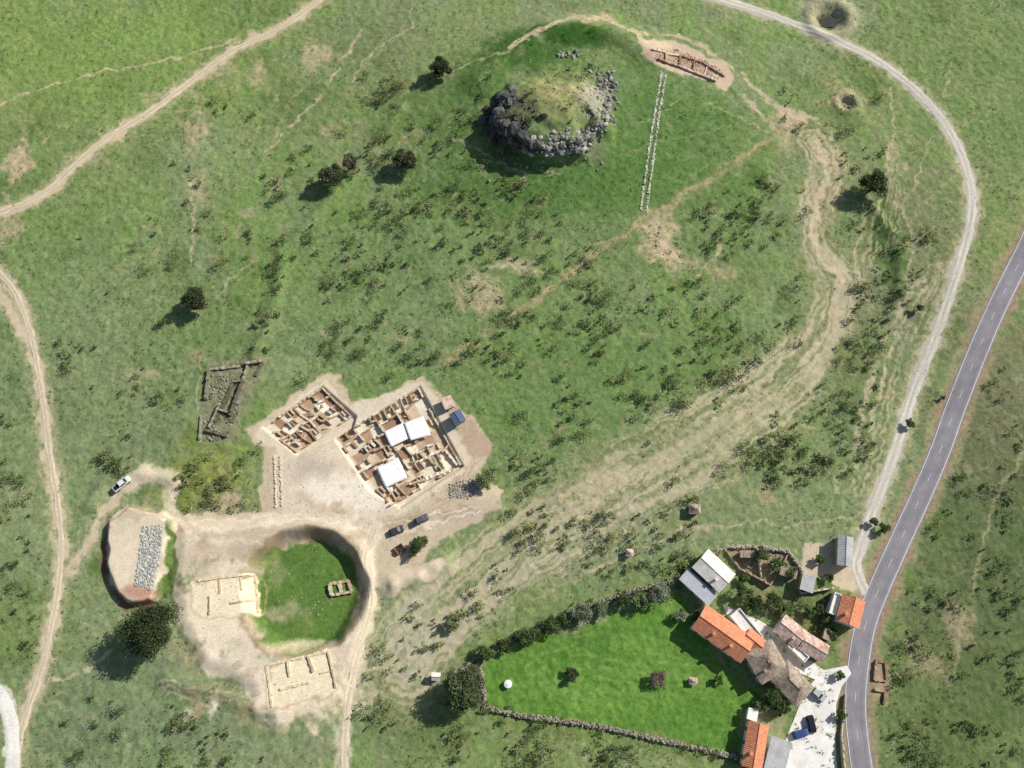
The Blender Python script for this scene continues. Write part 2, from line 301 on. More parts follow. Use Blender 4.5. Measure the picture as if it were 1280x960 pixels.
for k in range(40):
    px,py=rng.uniform([225,660],[450,900]); blob(px,py,rng.uniform(1,3),rng.uniform(.6,1.6),[S(180,156,128),S(238,226,204),S(160,152,116)][k%3],.55,rng.uniform(0,180),.9)
# vehicle ruts on the bare earth
for k in range(9):
    o=rng.uniform(-7,7)
    pline([(215,640+o),(265,655+o),(320,650+o),(380,641+o*.8),(440,655+o*.5),(480,660+o),(540,650+o),(600,632+o*.5)],.35,S(172,150,122) if k%2 else S(236,222,198),.35,.6,.3)
    pline([(470+o,650),(458+o,700),(465+o*.8,750),(452+o*.8,800),(440+o*.6,850),(432+o*.4,900)],.35,S(172,152,124) if k%2 else S(236,222,198),.35,.6,.3)
    pline([(470+o,660),(520,650+o),(560+o,620),(590+o,580)],.3,S(176,154,126),.35,.5,.4)
ppoly([(205,655),(222,655),(222,700),(214,745),(200,752),(206,700)],S(90,112,54),.8,.9)
# pit
sl=win(PC[0]-26,PC[0]+26,PC[1]-26,PC[1]+26)
dxp=WX[sl]-PC[0];dyp=WY[sl]-PC[1];dp=np.hypot(dxp,dyp)
c_=lerp(C[sl],S(152,128,102),ss((18.2-dp)/1.2)*.9*ss(.9+n3[sl])); fl=ss((14.6-dp+1.6*n3[sl])/1.3)
fl=np.maximum(fl,ss((16.6-dp+1.8*n3[sl])/1.6)*ss((-dxp*.5-dyp)/9+.2)); GR[sl]=np.maximum(GR[sl],fl*.9)
c_=lerp(c_,S(90,122,56),fl*.97); c_=lerp(c_,S(72,106,42),fl*ss(n2[sl]*1.4-.05)*.6); c_=lerp(c_,S(128,144,84),fl*ss(n3[sl]*1.8-.3)*.5); C[sl]=c_
blob(350,765,7,3.5,S(164,162,124),.7,br=.9); blob(368,808,9,2,S(206,194,162),.75); blob(330,700,4,3,S(140,148,96),.5); blob(345,720,4,3,S(150,156,110),.5,br=.9)
ppoly(PLAT,S(212,196,170),.6,.97,grass=.05,rough=.3); blob(155,700,4,10,S(224,206,180),.8); blob(175,742,5,2.5,S(180,128,106),.8); blob(170,638,6,2.2,S(188,168,142),.7)
pline([(140,648),(131,680),(131,712),(146,745),(165,760),(190,757)],1.6,S(124,88,70),.7,.9,.2,grass=.1)
pline([(216,602),(214,640)],2.2,sand,.6,.9,.2)
blob(285,628,4,3,S(192,170,144),.8); blob(262,640,4,2,sand,.8)
ppoly([(482,722),(500,712),(556,697),(560,706),(540,722),(495,742),(480,738)],S(214,196,168),.9,.97,grass=.05)
for T,w in ((TR5,2.6),(TR6,2.6)): pline(T,w+1,sandl,1.2,.6,.1,grass=.1)
ppoly([(258,456),(335,446),(330,470),(308,500),(302,545),(290,556),(248,556)],S(134,132,104),1.2,.8,br=.3)
for p in ([(268,462),(325,455)],[(292,480),(268,530)],[(300,480),(285,520)],[(255,540),(285,545)]): pline(p,1.3,S(90,84,66),.6,.8,.3)
# excavated rooms: irregular cells
def bil(Q,u,v):
    Q=np.array(Q,float); return (Q[0]*(1-u)*(1-v)+Q[1]*u*(1-v)+Q[2]*u*v+Q[3]*(1-u)*v)
Q1=[(332,535),(403,486),(440,521),(371,566)]; Q2=[(421,548),(523,486),(576,582),(488,632)]
floors=[S(170,136,106),S(194,168,138),S(220,206,182),S(142,108,82),S(178,146,116),S(204,182,152),S(234,226,206)]
def rooms(Q,nu,nv,seed,jt=.3):
    r=np.random.default_rng(seed); G=np.zeros((nu+1,nv+1,2)); segs=[]
    for i in range(nu+1):
        for j in range(nv+1):
            a=r.uniform(-jt,jt) if 0<i<nu else r.uniform(-.06,.06); b=r.uniform(-jt,jt) if 0<j<nv else r.uniform(-.06,.06)
            G[i,j]=bil(Q,(i+a*.6)/nu,(j+b*.6)/nv)
    for i in range(nu):
        for j in range(nv):
            q=[G[i,j],G[i+1,j],G[i+1,j+1],G[i,j+1]]
            ppoly(q,floors[r.integers(len(floors))],.35,.85,warp=False,grass=0)
            if r.random()<.62: segs.append((q[0],q[1] if r.random()<.6 else q[0]*.45+q[1]*.55))
            if r.random()<.62: segs.append((q[0],q[3] if r.random()<.6 else q[0]*.4+q[3]*.6))
            if r.random()<.25:
                m0=(q[0]+q[1])/2; m1=(q[3]+q[2])/2; segs.append((m0,m1*.6+m0*.4))
            if r.random()<.12:
                c=sum(q)/4; segs.append((c,c+r.uniform(-7,7,2)))
    for i in range(nu):
        if r.random()<.7: segs.append((G[i,nv],G[i+1,nv]))
    for j in range(nv):
        if r.random()<.8: segs.append((G[nu,j],G[nu,j+1]))
    return segs
seg1=rooms(Q1,8,4,5); seg2=rooms(Q2,9,8,9)
ppoly([(522,575),(555,560),(572,580),(530,605)],S(228,214,188),.5,.9,warp=False,grass=0)
ppoly([(446,520),(475,512),(482,528),(440,545)],S(224,210,186),.5,.7,grass=0)
blob(560,575,3,3,S(232,222,198),.8)
for q in ([(240,728),(318,720),(322,768),(245,768)],[(335,832),(412,815),(420,862),(340,885)]):
    ppoly(q,S(236,220,186),.4,.9,grass=0); pline(q+[q[0]],.5,S(192,168,134),.3,.6,.3)
# village ground
ppoly([(905,683),(985,690),(1000,720),(960,735),(925,715)],S(156,136,110),.5,.85,br=.1,grass=.3)
ppoly([(925,730),(1000,745),(1035,800),(985,775),(940,765)],S(126,122,84),.7,.7,grass=.5)
ppoly([(1008,682),(1040,680),(1050,705),(1078,715),(1088,745),(1060,742),(1030,725),(1000,712)],S(204,188,160),.6,.95,grass=.05,rough=.1)
ppoly([(1000,740),(1050,735),(1035,800),(1060,800),(1050,830),(1005,790)],S(108,116,74),.8,.7)
ppoly([(1048,860),(1056,870),(1052,960),(1040,960)],S(136,134,96),.7,.7)
ppoly([(1090,825),(1108,825),(1110,880),(1090,880)],S(166,142,116),.6,.8,br=.3,grass=.2)
ppoly([(925,880),(965,890),(985,900),(980,962),(925,962)],S(160,148,120),.8,.6,br=.2,grass=.3)
blob(1037,22,10,9,S(184,176,146),.85)
sl=win(POND[0]-14,POND[0]+14,POND[1]-14,POND[1]+14); q=np.hypot(WX[sl]-POND[0],WY[sl]-POND[1]); C[sl]=lerp(C[sl],S(160,156,126),ss((9-q)/1.5)*.8); C[sl]=lerp(C[sl],S(96,94,78),ss((3.6-q)/1.0)*.95)
ROAD=[(1312,245),(1296,280),(1278,320),(1250,376),(1226,430),(1200,495),(1178,556),(1152,618),(1128,670),(1101,730),(1082,780),(1073,830),(1069,880),(1073,930),(1080,975),(1092,1030)]
pline(ROAD,9.8,S(156,146,114),2.0,.75,.3,warp=True,rough=.0); pline(ROAD,7.3,S(158,132,112),.5,.8,.2,rough=0)
micro=(.12*n4+.05*vn(X,Y,.6,90)+.12*vn(X,Y,1.6,91))*RG*(.35+.65*GR)
Zm=Z+micro
cc=np.clip(C*(1+.12*n4[...,None]),.01,.9)
COL=np.concatenate([cc,GR[...,None]],-1).reshape(-1,4)
idx=np.arange(NX*NY).reshape(NY,NX)
FQ=np.stack([idx[:-1,:-1],idx[:-1,1:],idx[1:,1:],idx[1:,:-1]],-1).reshape(-1,4)
m,nt,b=newmat('ground_grass_and_soil'); b.inputs['Roughness'].default_value=.95; b.inputs['Specular IOR Level'].default_value=.1
a=nt.nodes.new('ShaderNodeAttribute'); a.attribute_name='Col'
def patchmul(src,colr,scale,lo,hi,rough):
    mx=nt.nodes.new('ShaderNodeMix'); mx.data_type='RGBA'; mx.blend_type='MULTIPLY'; nt.links.new(src,mx.inputs[6]); mx.inputs[7].default_value=(*colr,1)
    f1=noise(nt,scale,0,1,lo,hi,7,rough=rough); mm=nt.nodes.new('ShaderNodeMath'); mm.operation='MULTIPLY'; nt.links.new(f1,mm.inputs[0]); nt.links.new(a.outputs['Alpha'],mm.inputs[1]); nt.links.new(mm.outputs[0],mx.inputs[0]); return mx.outputs[2]
col=patchmul(a.outputs['Color'],(.60,.72,.54),.9,.47,.62,.78); col=patchmul(col,(1.42,1.26,1.25),.35,.47,.66,.8)
col=nodemul(nt,col,noise(nt,2.6,.74,1.27,.32,.68,6,rough=.8)); nt.links.new(col,b.inputs['Base Color'])
ground=npmesh('ground',np.stack([X,Y,Zm],-1).reshape(-1,3),FQ,[m],COL,True)
# ------------------------------------------------------------------ RIBBONS (roads & tracks)
def normals(P):
    t=np.gradient(P,axis=0); t/=np.hypot(t[:,0],t[:,1])[:,None]+1e-9; return np.stack([-t[:,1],t[:,0]],1)
def ribbon(name,px,half,nac,lift,mat,colf,jit=0,step=.6,skirt=True,off=0,world=None):
    P=spline(W(px),6) if world is None else world
    P,s=resample(P,step); N=normals(P); us=np.linspace(-1,1,nac); rows=[];cols=[]
    for k,u in enumerate(us):
        wj=half+(jit*(vn(s,s*0+u*3,2.2,80+(u>0))+.6*vn(s,s*0+u*3,.9,82+(u>0))) if jit else 0)
        q=P+N*(off+u*wj if np.isscalar(wj) else (off+u*wj)[:,None]); z=H(q[:,0],q[:,1])+lift-(.10 if (skirt and k in (0,nac-1)) else 0)
        rows.append(np.c_[q,z]); cols.append(colf(np.full(len(s),u),s))
    V=np.stack(rows,1).reshape(-1,3); Cc=np.stack(cols,1).reshape(-1,3); n=len(P); I=np.arange(n*nac).reshape(n,nac)
    Fq=np.stack([I[:-1,:-1],I[:-1,1:],I[1:,1:],I[1:,:-1]],-1).reshape(-1,4)[:,::-1]
    return npmesh(name,V,Fq,[mat],Cc,True)
def trackcol(base,edge,grass,g=.5):
    def f(u,s):
        c=np.zeros((len(s),3))+base; n=vn(s,u*2,3,85)+.5*vn(s,u*2,1,86)
        c=lerp(c,np.asarray(edge),np.clip((np.abs(u)-.6)*2+.3*n,0,1)); c=lerp(c,np.asarray(grass),np.clip(np.exp(-(u/.22)**2)*g*(1+n),0,1)); return c*(1+.14*n[:,None])
    return f
ribbon('dirt_track',TR1,1.15,9,.05,M_track,trackcol(S(214,196,166),S(184,170,136),S(164,158,120),.7),.4)
ribbon('dirt_track',TR2,1.0,9,.05,M_track,trackcol(S(214,198,170),S(184,172,140),S(170,160,128),.6),.35)
ribbon('gravel_road',TR3,1.5,9,.06,M_track,trackcol(S(210,203,188),S(178,171,150),S(168,164,142),.65),.25)
ribbon('dirt_track',TR6,1.15,9,.05,M_track,trackcol(S(220,203,174),S(200,182,152),S(182,168,134),.6),.4)
ribbon('concrete_path',CONC,2.0,7,.07,M_track,trackcol(S(232,228,216),S(210,202,184),S(222,214,200),.3),.1)
mr,nt,b=newmat('asphalt'); b.inputs['Roughness'].default_value=.85; rgb=nt.nodes.new('ShaderNodeAttribute'); rgb.attribute_name='Col'
nt.links.new(nodemul(nt,nodemul(nt,rgb.outputs['Color'],noise(nt,.25,.88,1.12,.35,.65,6)),noise(nt,5,.88,1.12,.3,.7)),b.inputs['Base Color'])
Mpaint=solid('road_paint',(.7,.7,.68),.6,2,.2)
RP,_=resample(spline(W(ROAD),8),.6)
def asph(u,s):
    c=np.zeros((len(s),3))+S(154,150,153,.8); n=vn(s,u*3,6,87); return c*(1+.06*n[:,None]-.12*np.exp(-((np.abs(u)-.5)/.12)**2)[:,None])
ribbon('asphalt_road',ROAD,2.9,13,.10,mr,asph,.03,.6,world=RP)
for o in (-2.5,2.5): ribbon('road_edge_line',ROAD,.08,2,.112,Mpaint,lambda u,s:np.zeros((len(s),3))+.75,0,.6,False,o,world=RP)
P,s=resample(RP,.5); N=normals(P); V=[];Fq=[]
for k in range(0,len(P)-6,18):
    for j in range(5):
        i0=k+j; b0=len(V)
        for p,nn in ((P[i0],N[i0]),(P[i0+1],N[i0+1])):
            for sg in (-1,1):
                q=p+nn*sg*.045; V.append((q[0],q[1],float(H(q[0],q[1]))+.112))
        Fq.append((b0,b0+2,b0+3,b0+1))
pymesh('road_centre_line',V,Fq,[Mpaint])
Mconc=solid('concrete',S(240,236,228),.85,.5,.08,c2=S(220,214,204))
def flatpoly(name,pts,lift,mat):
    P=W(pts); zc=float(np.max(H(P[:,0],P[:,1]))); n=len(P); V=[(x,y,zc+lift) for x,y in P]+[(x,y,zc-.5) for x,y in P]
    area=sum(P[i-1][0]*P[i][1]-P[i][0]*P[i-1][1] for i in range(n)); o=list(range(n)) if area>0 else list(range(n))[::-1]
    return pymesh(name,V,[o]+[(i,(i+1)%n,(i+1)%n+n,i+n) for i in range(n)],[mat])
flatpoly('village_pavement',[(972,965),(982,925),(1000,880),(1008,862),(1028,838),(1059,832),(1064,842),(1052,858),(1045,880),(1044,925),(1046,962),(1020,1000),(985,1000)],.12,Mconc)
flatpoly('courtyard_pavement',[(903,755),(950,776),(978,793),(1014,826),(1030,838),(1020,850),(985,835),(950,812),(920,795)],.128,Mconc)
th=np.linspace(0,2*math.pi,33)[:-1]; rr=2.5+.5*np.sin(2*th+1)+.25*np.sin(5*th); zz=float(H(*POND))+.25
pymesh('pond_water',[(POND[0]+math.cos(t)*r*1.2,POND[1]+math.sin(t)*r,zz) for t,r in zip(th,rr)],[tuple(range(32))],[solid('murky_water',(.06,.06,.04),.15,1,.2,spec=.5)])
# ------------------------------------------------------------------ ROCKS
def ico(sub):
    import bmesh
    bm=bmesh.new(); bmesh.ops.create_icosphere(bm,subdivisions=sub,radius=1); v=np.array([x.co[:] for x in bm.verts]); f=np.array([[q.index for q in p.verts] for p in bm.faces]); bm.free(); return v,f
I1=ico(1); I2=ico(2)
def rocks(name,pos,size,col,base=I1,flat=.7,mat=None,sink=.25):
    v,f=base; n=len(pos); pos=np.asarray(pos); size=np.asarray(size)
    th=rng.uniform(0,6.28,n); sc=np.stack([rng.uniform(.75,1.3,n),rng.uniform(.6,1.1,n),rng.uniform(.45,.9,n)*flat/.7],1)*size[:,None]
    jit=1+rng.uniform(-.2,.2,(n,len(v),1)); P=v[None]*jit*sc[:,None,:]
    tl=rng.uniform(-.4,.4,n); c,s_=np.cos(tl)[:,None],np.sin(tl)[:,None]; y=P[...,1]*c-P[...,2]*s_; z=P[...,1]*s_+P[...,2]*c
    c,s_=np.cos(th)[:,None],np.sin(th)[:,None]; x2=P[...,0]*c-y*s_; y2=P[...,0]*s_+y*c
    V=np.stack([x2+pos[:,0:1],y2+pos[:,1:2],z+pos[:,2:3]+(size*(.5-sink))[:,None]],-1).reshape(-1,3)
    Fq=(f[None]+(np.arange(n)*len(v))[:,None,None]).reshape(-1,3); Cc=np.repeat(np.asarray(col),len(v),0)
    return npmesh(name,V,Fq,[mat or M_rock],Cc,False)
def rcol(n,a,b): t=rng.uniform(0,1,(n,1)); return np.asarray(a)*(1-t)+np.asarray(b)*t
def cluster(cx,cy,sx,sy,rot,n,s0,s1,a,b):
    q=rng.normal(0,1,(n,2))*[sx,sy]; t=math.radians(rot); px=cx+q[:,0]*math.cos(t)-q[:,1]*math.sin(t); py=cy-(q[:,0]*math.sin(t)+q[:,1]*math.cos(t))
    x,y=U(px,py); sz=np.clip(s0+rng.gamma(2.2,(s1-s0)/4,n),s0,s1*1.3); return np.stack([x,y,H(x,y)],1),sz,rcol(n,a,b)
dk0,dk1,l0,l1=S(48,48,48),S(112,110,104),S(104,104,98),S(184,180,168)  # dark pair: dark stone with the mound's shaded left side put into its colour
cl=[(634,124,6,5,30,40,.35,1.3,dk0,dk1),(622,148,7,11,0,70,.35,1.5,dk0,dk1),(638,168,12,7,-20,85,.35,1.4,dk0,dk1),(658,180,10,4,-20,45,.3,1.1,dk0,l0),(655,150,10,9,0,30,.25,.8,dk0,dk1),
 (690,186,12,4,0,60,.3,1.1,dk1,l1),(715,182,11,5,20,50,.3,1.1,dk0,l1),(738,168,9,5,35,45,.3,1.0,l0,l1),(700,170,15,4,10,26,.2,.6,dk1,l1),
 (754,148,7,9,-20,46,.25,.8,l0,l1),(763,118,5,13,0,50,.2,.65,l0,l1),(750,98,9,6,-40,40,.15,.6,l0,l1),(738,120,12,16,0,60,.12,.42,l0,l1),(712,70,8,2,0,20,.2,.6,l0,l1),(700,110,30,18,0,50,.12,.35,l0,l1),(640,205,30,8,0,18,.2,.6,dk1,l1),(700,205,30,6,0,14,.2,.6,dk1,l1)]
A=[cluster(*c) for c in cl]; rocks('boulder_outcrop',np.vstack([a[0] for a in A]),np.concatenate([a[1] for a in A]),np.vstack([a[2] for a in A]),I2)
def stone_row(name,pts,n,spread,smin,smax,a,b,zs=0):
    P,s=resample(spline(W(pts),4),.2); k=rng.integers(0,len(P),n); x=P[k,0]+rng.normal(0,spread,n); y=P[k,1]+rng.normal(0,spread,n); z=H(x,y)+rng.uniform(0,zs,n)
    return rocks(name,np.stack([x,y,z],1),rng.uniform(smin,smax,n),rcol(n,a,b))
stone_row('stone_lined_path',[(827,90),(817,150),(808,210),(801,262)],380,.18,.14,.34,S(180,174,156),S(228,222,208))
stone_row('stone_lined_path',[(832,92),(823,150),(815,210),(808,264)],380,.18,.14,.34,S(180,174,156),S(228,222,208))
stone_row('dry_stone_wall',[(607,884),(640,892),(700,901),(760,910),(840,928),(921,946)],2100,.25,.18,.38,S(110,102,86),S(178,170,150),.7)
stone_row('dry_stone_wall',[(560,850),(598,822),(640,800),(700,772),(770,746),(846,724)],1900,.25,.18,.36,S(104,100,82),S(166,160,138),.7)
stone_row('dry_stone_wall',[(598,826),(604,858),(607,884)],400,.25,.18,.36,S(110,102,86),S(174,166,146),.7)
stone_row('dry_stone_wall',[(905,684),(945,684),(985,690)],500,.2,.18,.34,S(140,132,118),S(200,192,174),.9)
stone_row('dry_stone_wall',[(985,690),(1002,716),(1000,740)],450,.2,.18,.34,S(140,132,118),S(200,192,174),.9)
stone_row('dry_stone_wall',[(846,724),(880,700),(905,684)],450,.2,.18,.34,S(140,132,118),S(200,192,174),.9)
stone_row('stone_row',[(343,570),(344,600),(345,636)],90,.1,.22,.4,S(200,188,164),S(226,216,198))
stone_row('stone_row',[(350,572),(351,602),(352,634)],60,.12,.2,.36,S(180,168,144),S(216,206,188))
def fillrocks(name,pts,n,smin,smax,a,b,clump=0):
    p=np.array(pts,float); x0,x1,y0,y1=p[:,0].min(),p[:,0].max(),p[:,1].min(),p[:,1].max(); q=rng.uniform([x0,y0],[x1,y1],(n*5,2)); ok=poly_sd(q[:,0],q[:,1],p,50)>0
    if clump: ok&=(vn(q[:,0],q[:,1],clump,97)+.5*vn(q[:,0],q[:,1],clump/3,98)>.15)
    q=q[ok][:n]
    x,y=U(q[:,0],q[:,1]); n=len(x); return rocks(name,np.stack([x,y,H(x,y)],1),smin+(smax-smin)*rng.random(n)**2.2,rcol(n,a,b))
fillrocks('cobble_wall',[(178,658),(204,656),(200,700),(190,738),(168,732),(174,695)],1500,.16,.36,S(142,144,138),S(214,212,200))
fillrocks('rubble_heap',[(562,605),(590,598),(600,610),(585,624),(562,622)],320,.15,.4,S(130,124,114),S(190,182,166))
fillrocks('rubble_heap',[(812,276),(842,288),(856,325),(825,322)],70,.08,.4,S(150,138,118),S(196,184,160),7)
fillrocks('rubble_heap',[(580,350),(620,345),(632,385),(600,400),(578,385)],70,.08,.36,S(140,132,112),S(190,182,160),7)
fillrocks('rubble_heap',[(255,470),(310,460),(305,500),(285,550),(252,552)],380,.12,.42,S(100,96,84),S(176,172,154),9)
fillrocks('rubble_heap',[(818,60),(850,62),(905,86),(898,102),(850,84),(820,74)],330,.15,.4,S(160,140,122),S(214,198,178))
fillrocks('rubble_heap',[(1045,118),(1072,118),(1075,138),(1045,138)],90,.12,.42,S(150,146,130),S(204,198,180),6)
fillrocks('rubble_heap',[(325,760),(345,700),(440,700),(440,770),(370,790)],35,.08,.24,S(150,150,130),S(196,192,172),12)
fillrocks('rubble_heap',[(925,690),(985,695),(985,715),(935,712)],110,.12,.5,S(130,120,104),S(194,186,170))
fillrocks('rubble_heap',[(335,560),(600,560),(620,620),(470,660),(335,640)],500,.07,.2,S(170,150,126),S(226,214,194))
fillrocks('rubble_heap',[(225,660),(455,660),(455,860),(330,900),(230,780)],450,.07,.2,S(170,150,126),S(226,214,194))
q=[(380,40),(1200,40),(1250,500),(1050,640),(640,720),(420,460),(100,480),(60,120)]
fillrocks('scattered_stones',q,2600,.08,.22,S(150,148,136),S(200,198,186),30)
# ------------------------------------------------------------------ EARTH / MASONRY RUIN WALLS
class MB:
    def __init__(s): s.V=[];s.F=[];s.C=[]
    def wall(s,a,b,th,h,col,base=None):
        a=np.asarray(a);b=np.asarray(b);d=b-a;L=math.hypot(*d)
        if L<.4: return
        n=max(2,int(L/.6)+1); t=np.linspace(0,1,n); nn=np.array([-d[1],d[0]])/L; hh=h*(1+rng.uniform(-.35,.15,n)); w=th/2*(1+rng.uniform(-.25,.3,(n,2))); c=len(s.V)
        for i in range(n):
            p=a+d*t[i]; z=float(H(p[0],p[1])) if base is None else base
            for sg,k in ((-1,0),(1,1)):
                q=p+nn*sg*w[i,k]; s.V.append((q[0],q[1],z-.5)); s.V.append((q[0]-nn[0]*sg*.04,q[1]-nn[1]*sg*.04,z+hh[i]))
            j=1+rng.uniform(-.14,.1)
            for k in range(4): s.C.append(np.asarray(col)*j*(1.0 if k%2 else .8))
        for i in range(n-1):
            o=c+4*i; s.F+=[(o+1,o+5,o+7,o+3),(o,o+4,o+5,o+1),(o+2,o+3,o+7,o+6)]
        o=c; s.F.append((o,o+1,o+3,o+2)); o=c+4*(n-1); s.F.append((o,o+2,o+3,o+1))
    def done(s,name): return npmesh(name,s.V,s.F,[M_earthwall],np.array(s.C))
def ruin(name,segs,th,h,cols):
    mb=MB()
    for p,q in segs:
        w=W([p,q]); mb.wall(w[0],w[1],th*rng.uniform(.75,1.4),h*rng.uniform(.5,1.2),cols[rng.integers(len(cols))])
    return mb.done(name)
wc=[S(212,196,168),S(190,168,140),S(170,142,114),S(226,214,192),S(200,184,158)]
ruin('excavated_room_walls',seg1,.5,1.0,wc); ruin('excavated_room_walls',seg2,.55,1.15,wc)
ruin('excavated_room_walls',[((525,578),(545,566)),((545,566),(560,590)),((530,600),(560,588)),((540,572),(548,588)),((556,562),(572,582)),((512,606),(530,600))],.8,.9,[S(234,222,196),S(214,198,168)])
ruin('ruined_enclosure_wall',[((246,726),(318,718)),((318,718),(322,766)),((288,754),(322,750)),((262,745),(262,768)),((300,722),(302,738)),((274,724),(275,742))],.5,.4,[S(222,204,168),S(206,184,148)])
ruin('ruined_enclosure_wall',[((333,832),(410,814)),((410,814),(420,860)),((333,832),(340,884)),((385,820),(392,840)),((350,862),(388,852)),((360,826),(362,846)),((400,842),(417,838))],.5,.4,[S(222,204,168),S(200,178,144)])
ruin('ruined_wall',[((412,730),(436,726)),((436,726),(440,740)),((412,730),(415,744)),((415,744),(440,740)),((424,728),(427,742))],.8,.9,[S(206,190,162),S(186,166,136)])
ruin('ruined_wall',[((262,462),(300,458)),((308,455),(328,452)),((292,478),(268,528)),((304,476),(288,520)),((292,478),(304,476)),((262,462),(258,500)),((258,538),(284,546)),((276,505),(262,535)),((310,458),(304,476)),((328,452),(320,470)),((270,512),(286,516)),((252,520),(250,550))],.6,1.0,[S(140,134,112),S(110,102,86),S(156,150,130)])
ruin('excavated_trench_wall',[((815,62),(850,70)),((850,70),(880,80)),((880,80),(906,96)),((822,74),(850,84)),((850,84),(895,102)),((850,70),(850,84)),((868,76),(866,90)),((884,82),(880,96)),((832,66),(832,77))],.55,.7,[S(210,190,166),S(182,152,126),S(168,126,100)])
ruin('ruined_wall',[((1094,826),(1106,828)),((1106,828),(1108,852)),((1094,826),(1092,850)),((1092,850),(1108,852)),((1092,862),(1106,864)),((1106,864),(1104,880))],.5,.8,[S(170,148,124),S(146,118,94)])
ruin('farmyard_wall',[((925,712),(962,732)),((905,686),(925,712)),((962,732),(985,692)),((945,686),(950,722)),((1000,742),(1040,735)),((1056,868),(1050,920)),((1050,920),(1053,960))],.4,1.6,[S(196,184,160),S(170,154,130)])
# ------------------------------------------------------------------ FOLIAGE
def leaves(cent,size,col,up=.5):
    n=len(cent); nrm=rng.normal(0,1,(n,3)); nrm[:,2]=np.abs(nrm[:,2])+up; nrm/=np.linalg.norm(nrm,axis=1)[:,None]
    t=np.cross(nrm,rng.normal(0,1,(n,3))); t/=np.linalg.norm(t,axis=1)[:,None]+1e-9; bt=np.cross(nrm,t); s=np.asarray(size)[:,None]
    V=np.stack([cent-t*s*.9,cent-bt*s*.55,cent+t*s*.9,cent+bt*s*.55],1).reshape(-1,3)
    return V,np.arange(4*n).reshape(n,4),np.repeat(col,4,0)
def cone(a,b,ra,rb,k=7):
    a=np.array(a);b=np.array(b);d=b-a;d=d/(np.linalg.norm(d)+1e-9);u=np.cross(d,[.3,.9,.2]);u/=np.linalg.norm(u);v=np.cross(d,u);th=np.arange(k)*2*math.pi/k
    V=np.vstack([a+ra*(np.cos(th)[:,None]*u+np.sin(th)[:,None]*v),b+rb*(np.cos(th)[:,None]*u+np.sin(th)[:,None]*v)]); return V,np.array([[i,(i+1)%k,(i+1)%k+k,i+k] for i in range(k)])
def tree(name,px,py,r,h,c,n=2500,ls=.24,dens=1.0):
    zc=h*.6; x,y=U([px],[py],zc); bx,by=x[0],y[0]; bz=float(H(bx,by))
    Vs=[];Fs=[];Cs=[];Ms=[];o=0
    def add(V,Fq,Cc,mi):
        nonlocal o
        Vs.append(V);Fs.append(Fq+o);Cs.append(Cc);Ms.append(np.full(len(Fq),mi));o+=len(V)
    top=np.array([bx+.1*r,by,bz+h*.42]); V,f=cone((bx,by,bz-.3),top,.09*r+.08,.06*r+.04,9); add(V,f,np.zeros((len(V),3))+.1,1)
    nc=int(max(9,10+r*6)*dens)
    d=rng.normal(0,1,(nc,3)); d/=np.linalg.norm(d,axis=1)[:,None]; d[:,2]=np.where(d[:,2]<-.35,-d[:,2],d[:,2]); rad=rng.uniform(.4,.88,nc)**.6
    wob=1+.2*np.sin(3*np.arctan2(d[:,1],d[:,0])+rng.uniform(0,6))+.1*rng.normal(0,1,nc)
    cc=np.array([bx,by,bz+zc])+d*np.array([r*.85,r*.85,h*.34])*(rad*wob)[:,None]
    for k in range(0,nc,max(1,nc//9)):
        V,f=cone(top-[0,0,.15*h*rng.random()],cc[k],.045*r+.03,.015*r+.01,6); add(V,f,np.zeros((len(V),3))+.1,1)
    per=n//nc; q=rng.normal(0,1,(nc,per,3)); q/=np.linalg.norm(q,axis=2)[...,None]; q*=rng.uniform(.4,1.05,(nc,per,1)); cr=r*rng.uniform(.22,.4,nc)
    P=(cc[:,None]+q*cr[:,None,None]*np.array([1,1,.75])).reshape(-1,3)
    b=rng.uniform(.6,1.5,(nc,1,1))*rng.uniform(.75,1.3,(nc,per,1)); hue=rng.uniform(.9,1.15,(nc,1,1))
    Cc=(np.asarray(c)[None,None]*b*np.concatenate([hue,np.ones_like(hue),np.ones_like(hue)],2)).reshape(-1,3)
    V,f,Cv=leaves(P,rng.uniform(.7,1.3,len(P))*ls,Cc,.5); add(V,f,Cv,0)
    return npmesh(name,np.vstack(Vs),np.vstack(Fs),[M_leaf,M_bark],np.vstack(Cs),False,np.concatenate(Ms))
oak=S(64,76,44); olive=S(120,128,86); grn=S(88,112,56); gar=S(78,96,52); pur=S(116,92,92)
for px,py,r,h,c,n in [(187,788,7.2,12,oak,13000),(583,860,5.6,9,S(84,98,64),9000),(242,374,3.9,6.4,oak,5500),(415,220,4.2,6.2,S(78,86,58),5000),(438,204,3.0,4.4,S(104,106,82),2400),(505,199,3.7,5.8,S(70,78,50),5000),(550,85,3.5,5.6,oak,4500),(1093,230,4.5,7,S(68,82,46),6500)]:
    tree('holm_oak_tree',px,py,r,h,c,n,.27)
for px,py,r,h,c,n in [(715,843,1.9,2.6,oak,1300),(826,742,3.2,4.8,S(122,134,106),2800),(800,750,2.4,3.8,S(98,116,72),1900),(780,752,2.1,3.6,gar,1600),(752,762,2.0,3.2,S(112,124,94),1500),(728,766,2.8,4.6,S(124,134,106),2500),(706,775,1.9,3.3,gar,1400),(690,781,2.5,3.9,gar,1900),(668,791,2.1,3.4,gar,1600),(655,797,2.3,3.6,gar,1800),(632,806,2.0,3.4,gar,1400),(608,816,2.5,3.9,grn,1800),
   (608,598,3.2,4.4,olive,2600),(525,680,2.4,3.3,gar,1500),(516,690,1.8,2.6,gar,1000),(870,770,1.7,3,gar,1000),(851,768,1.9,3,S(120,132,104),1200),(567,779,2.2,3.0,olive,1300)]:
    tree('olive_tree',px,py,r,h,c,n,.2)
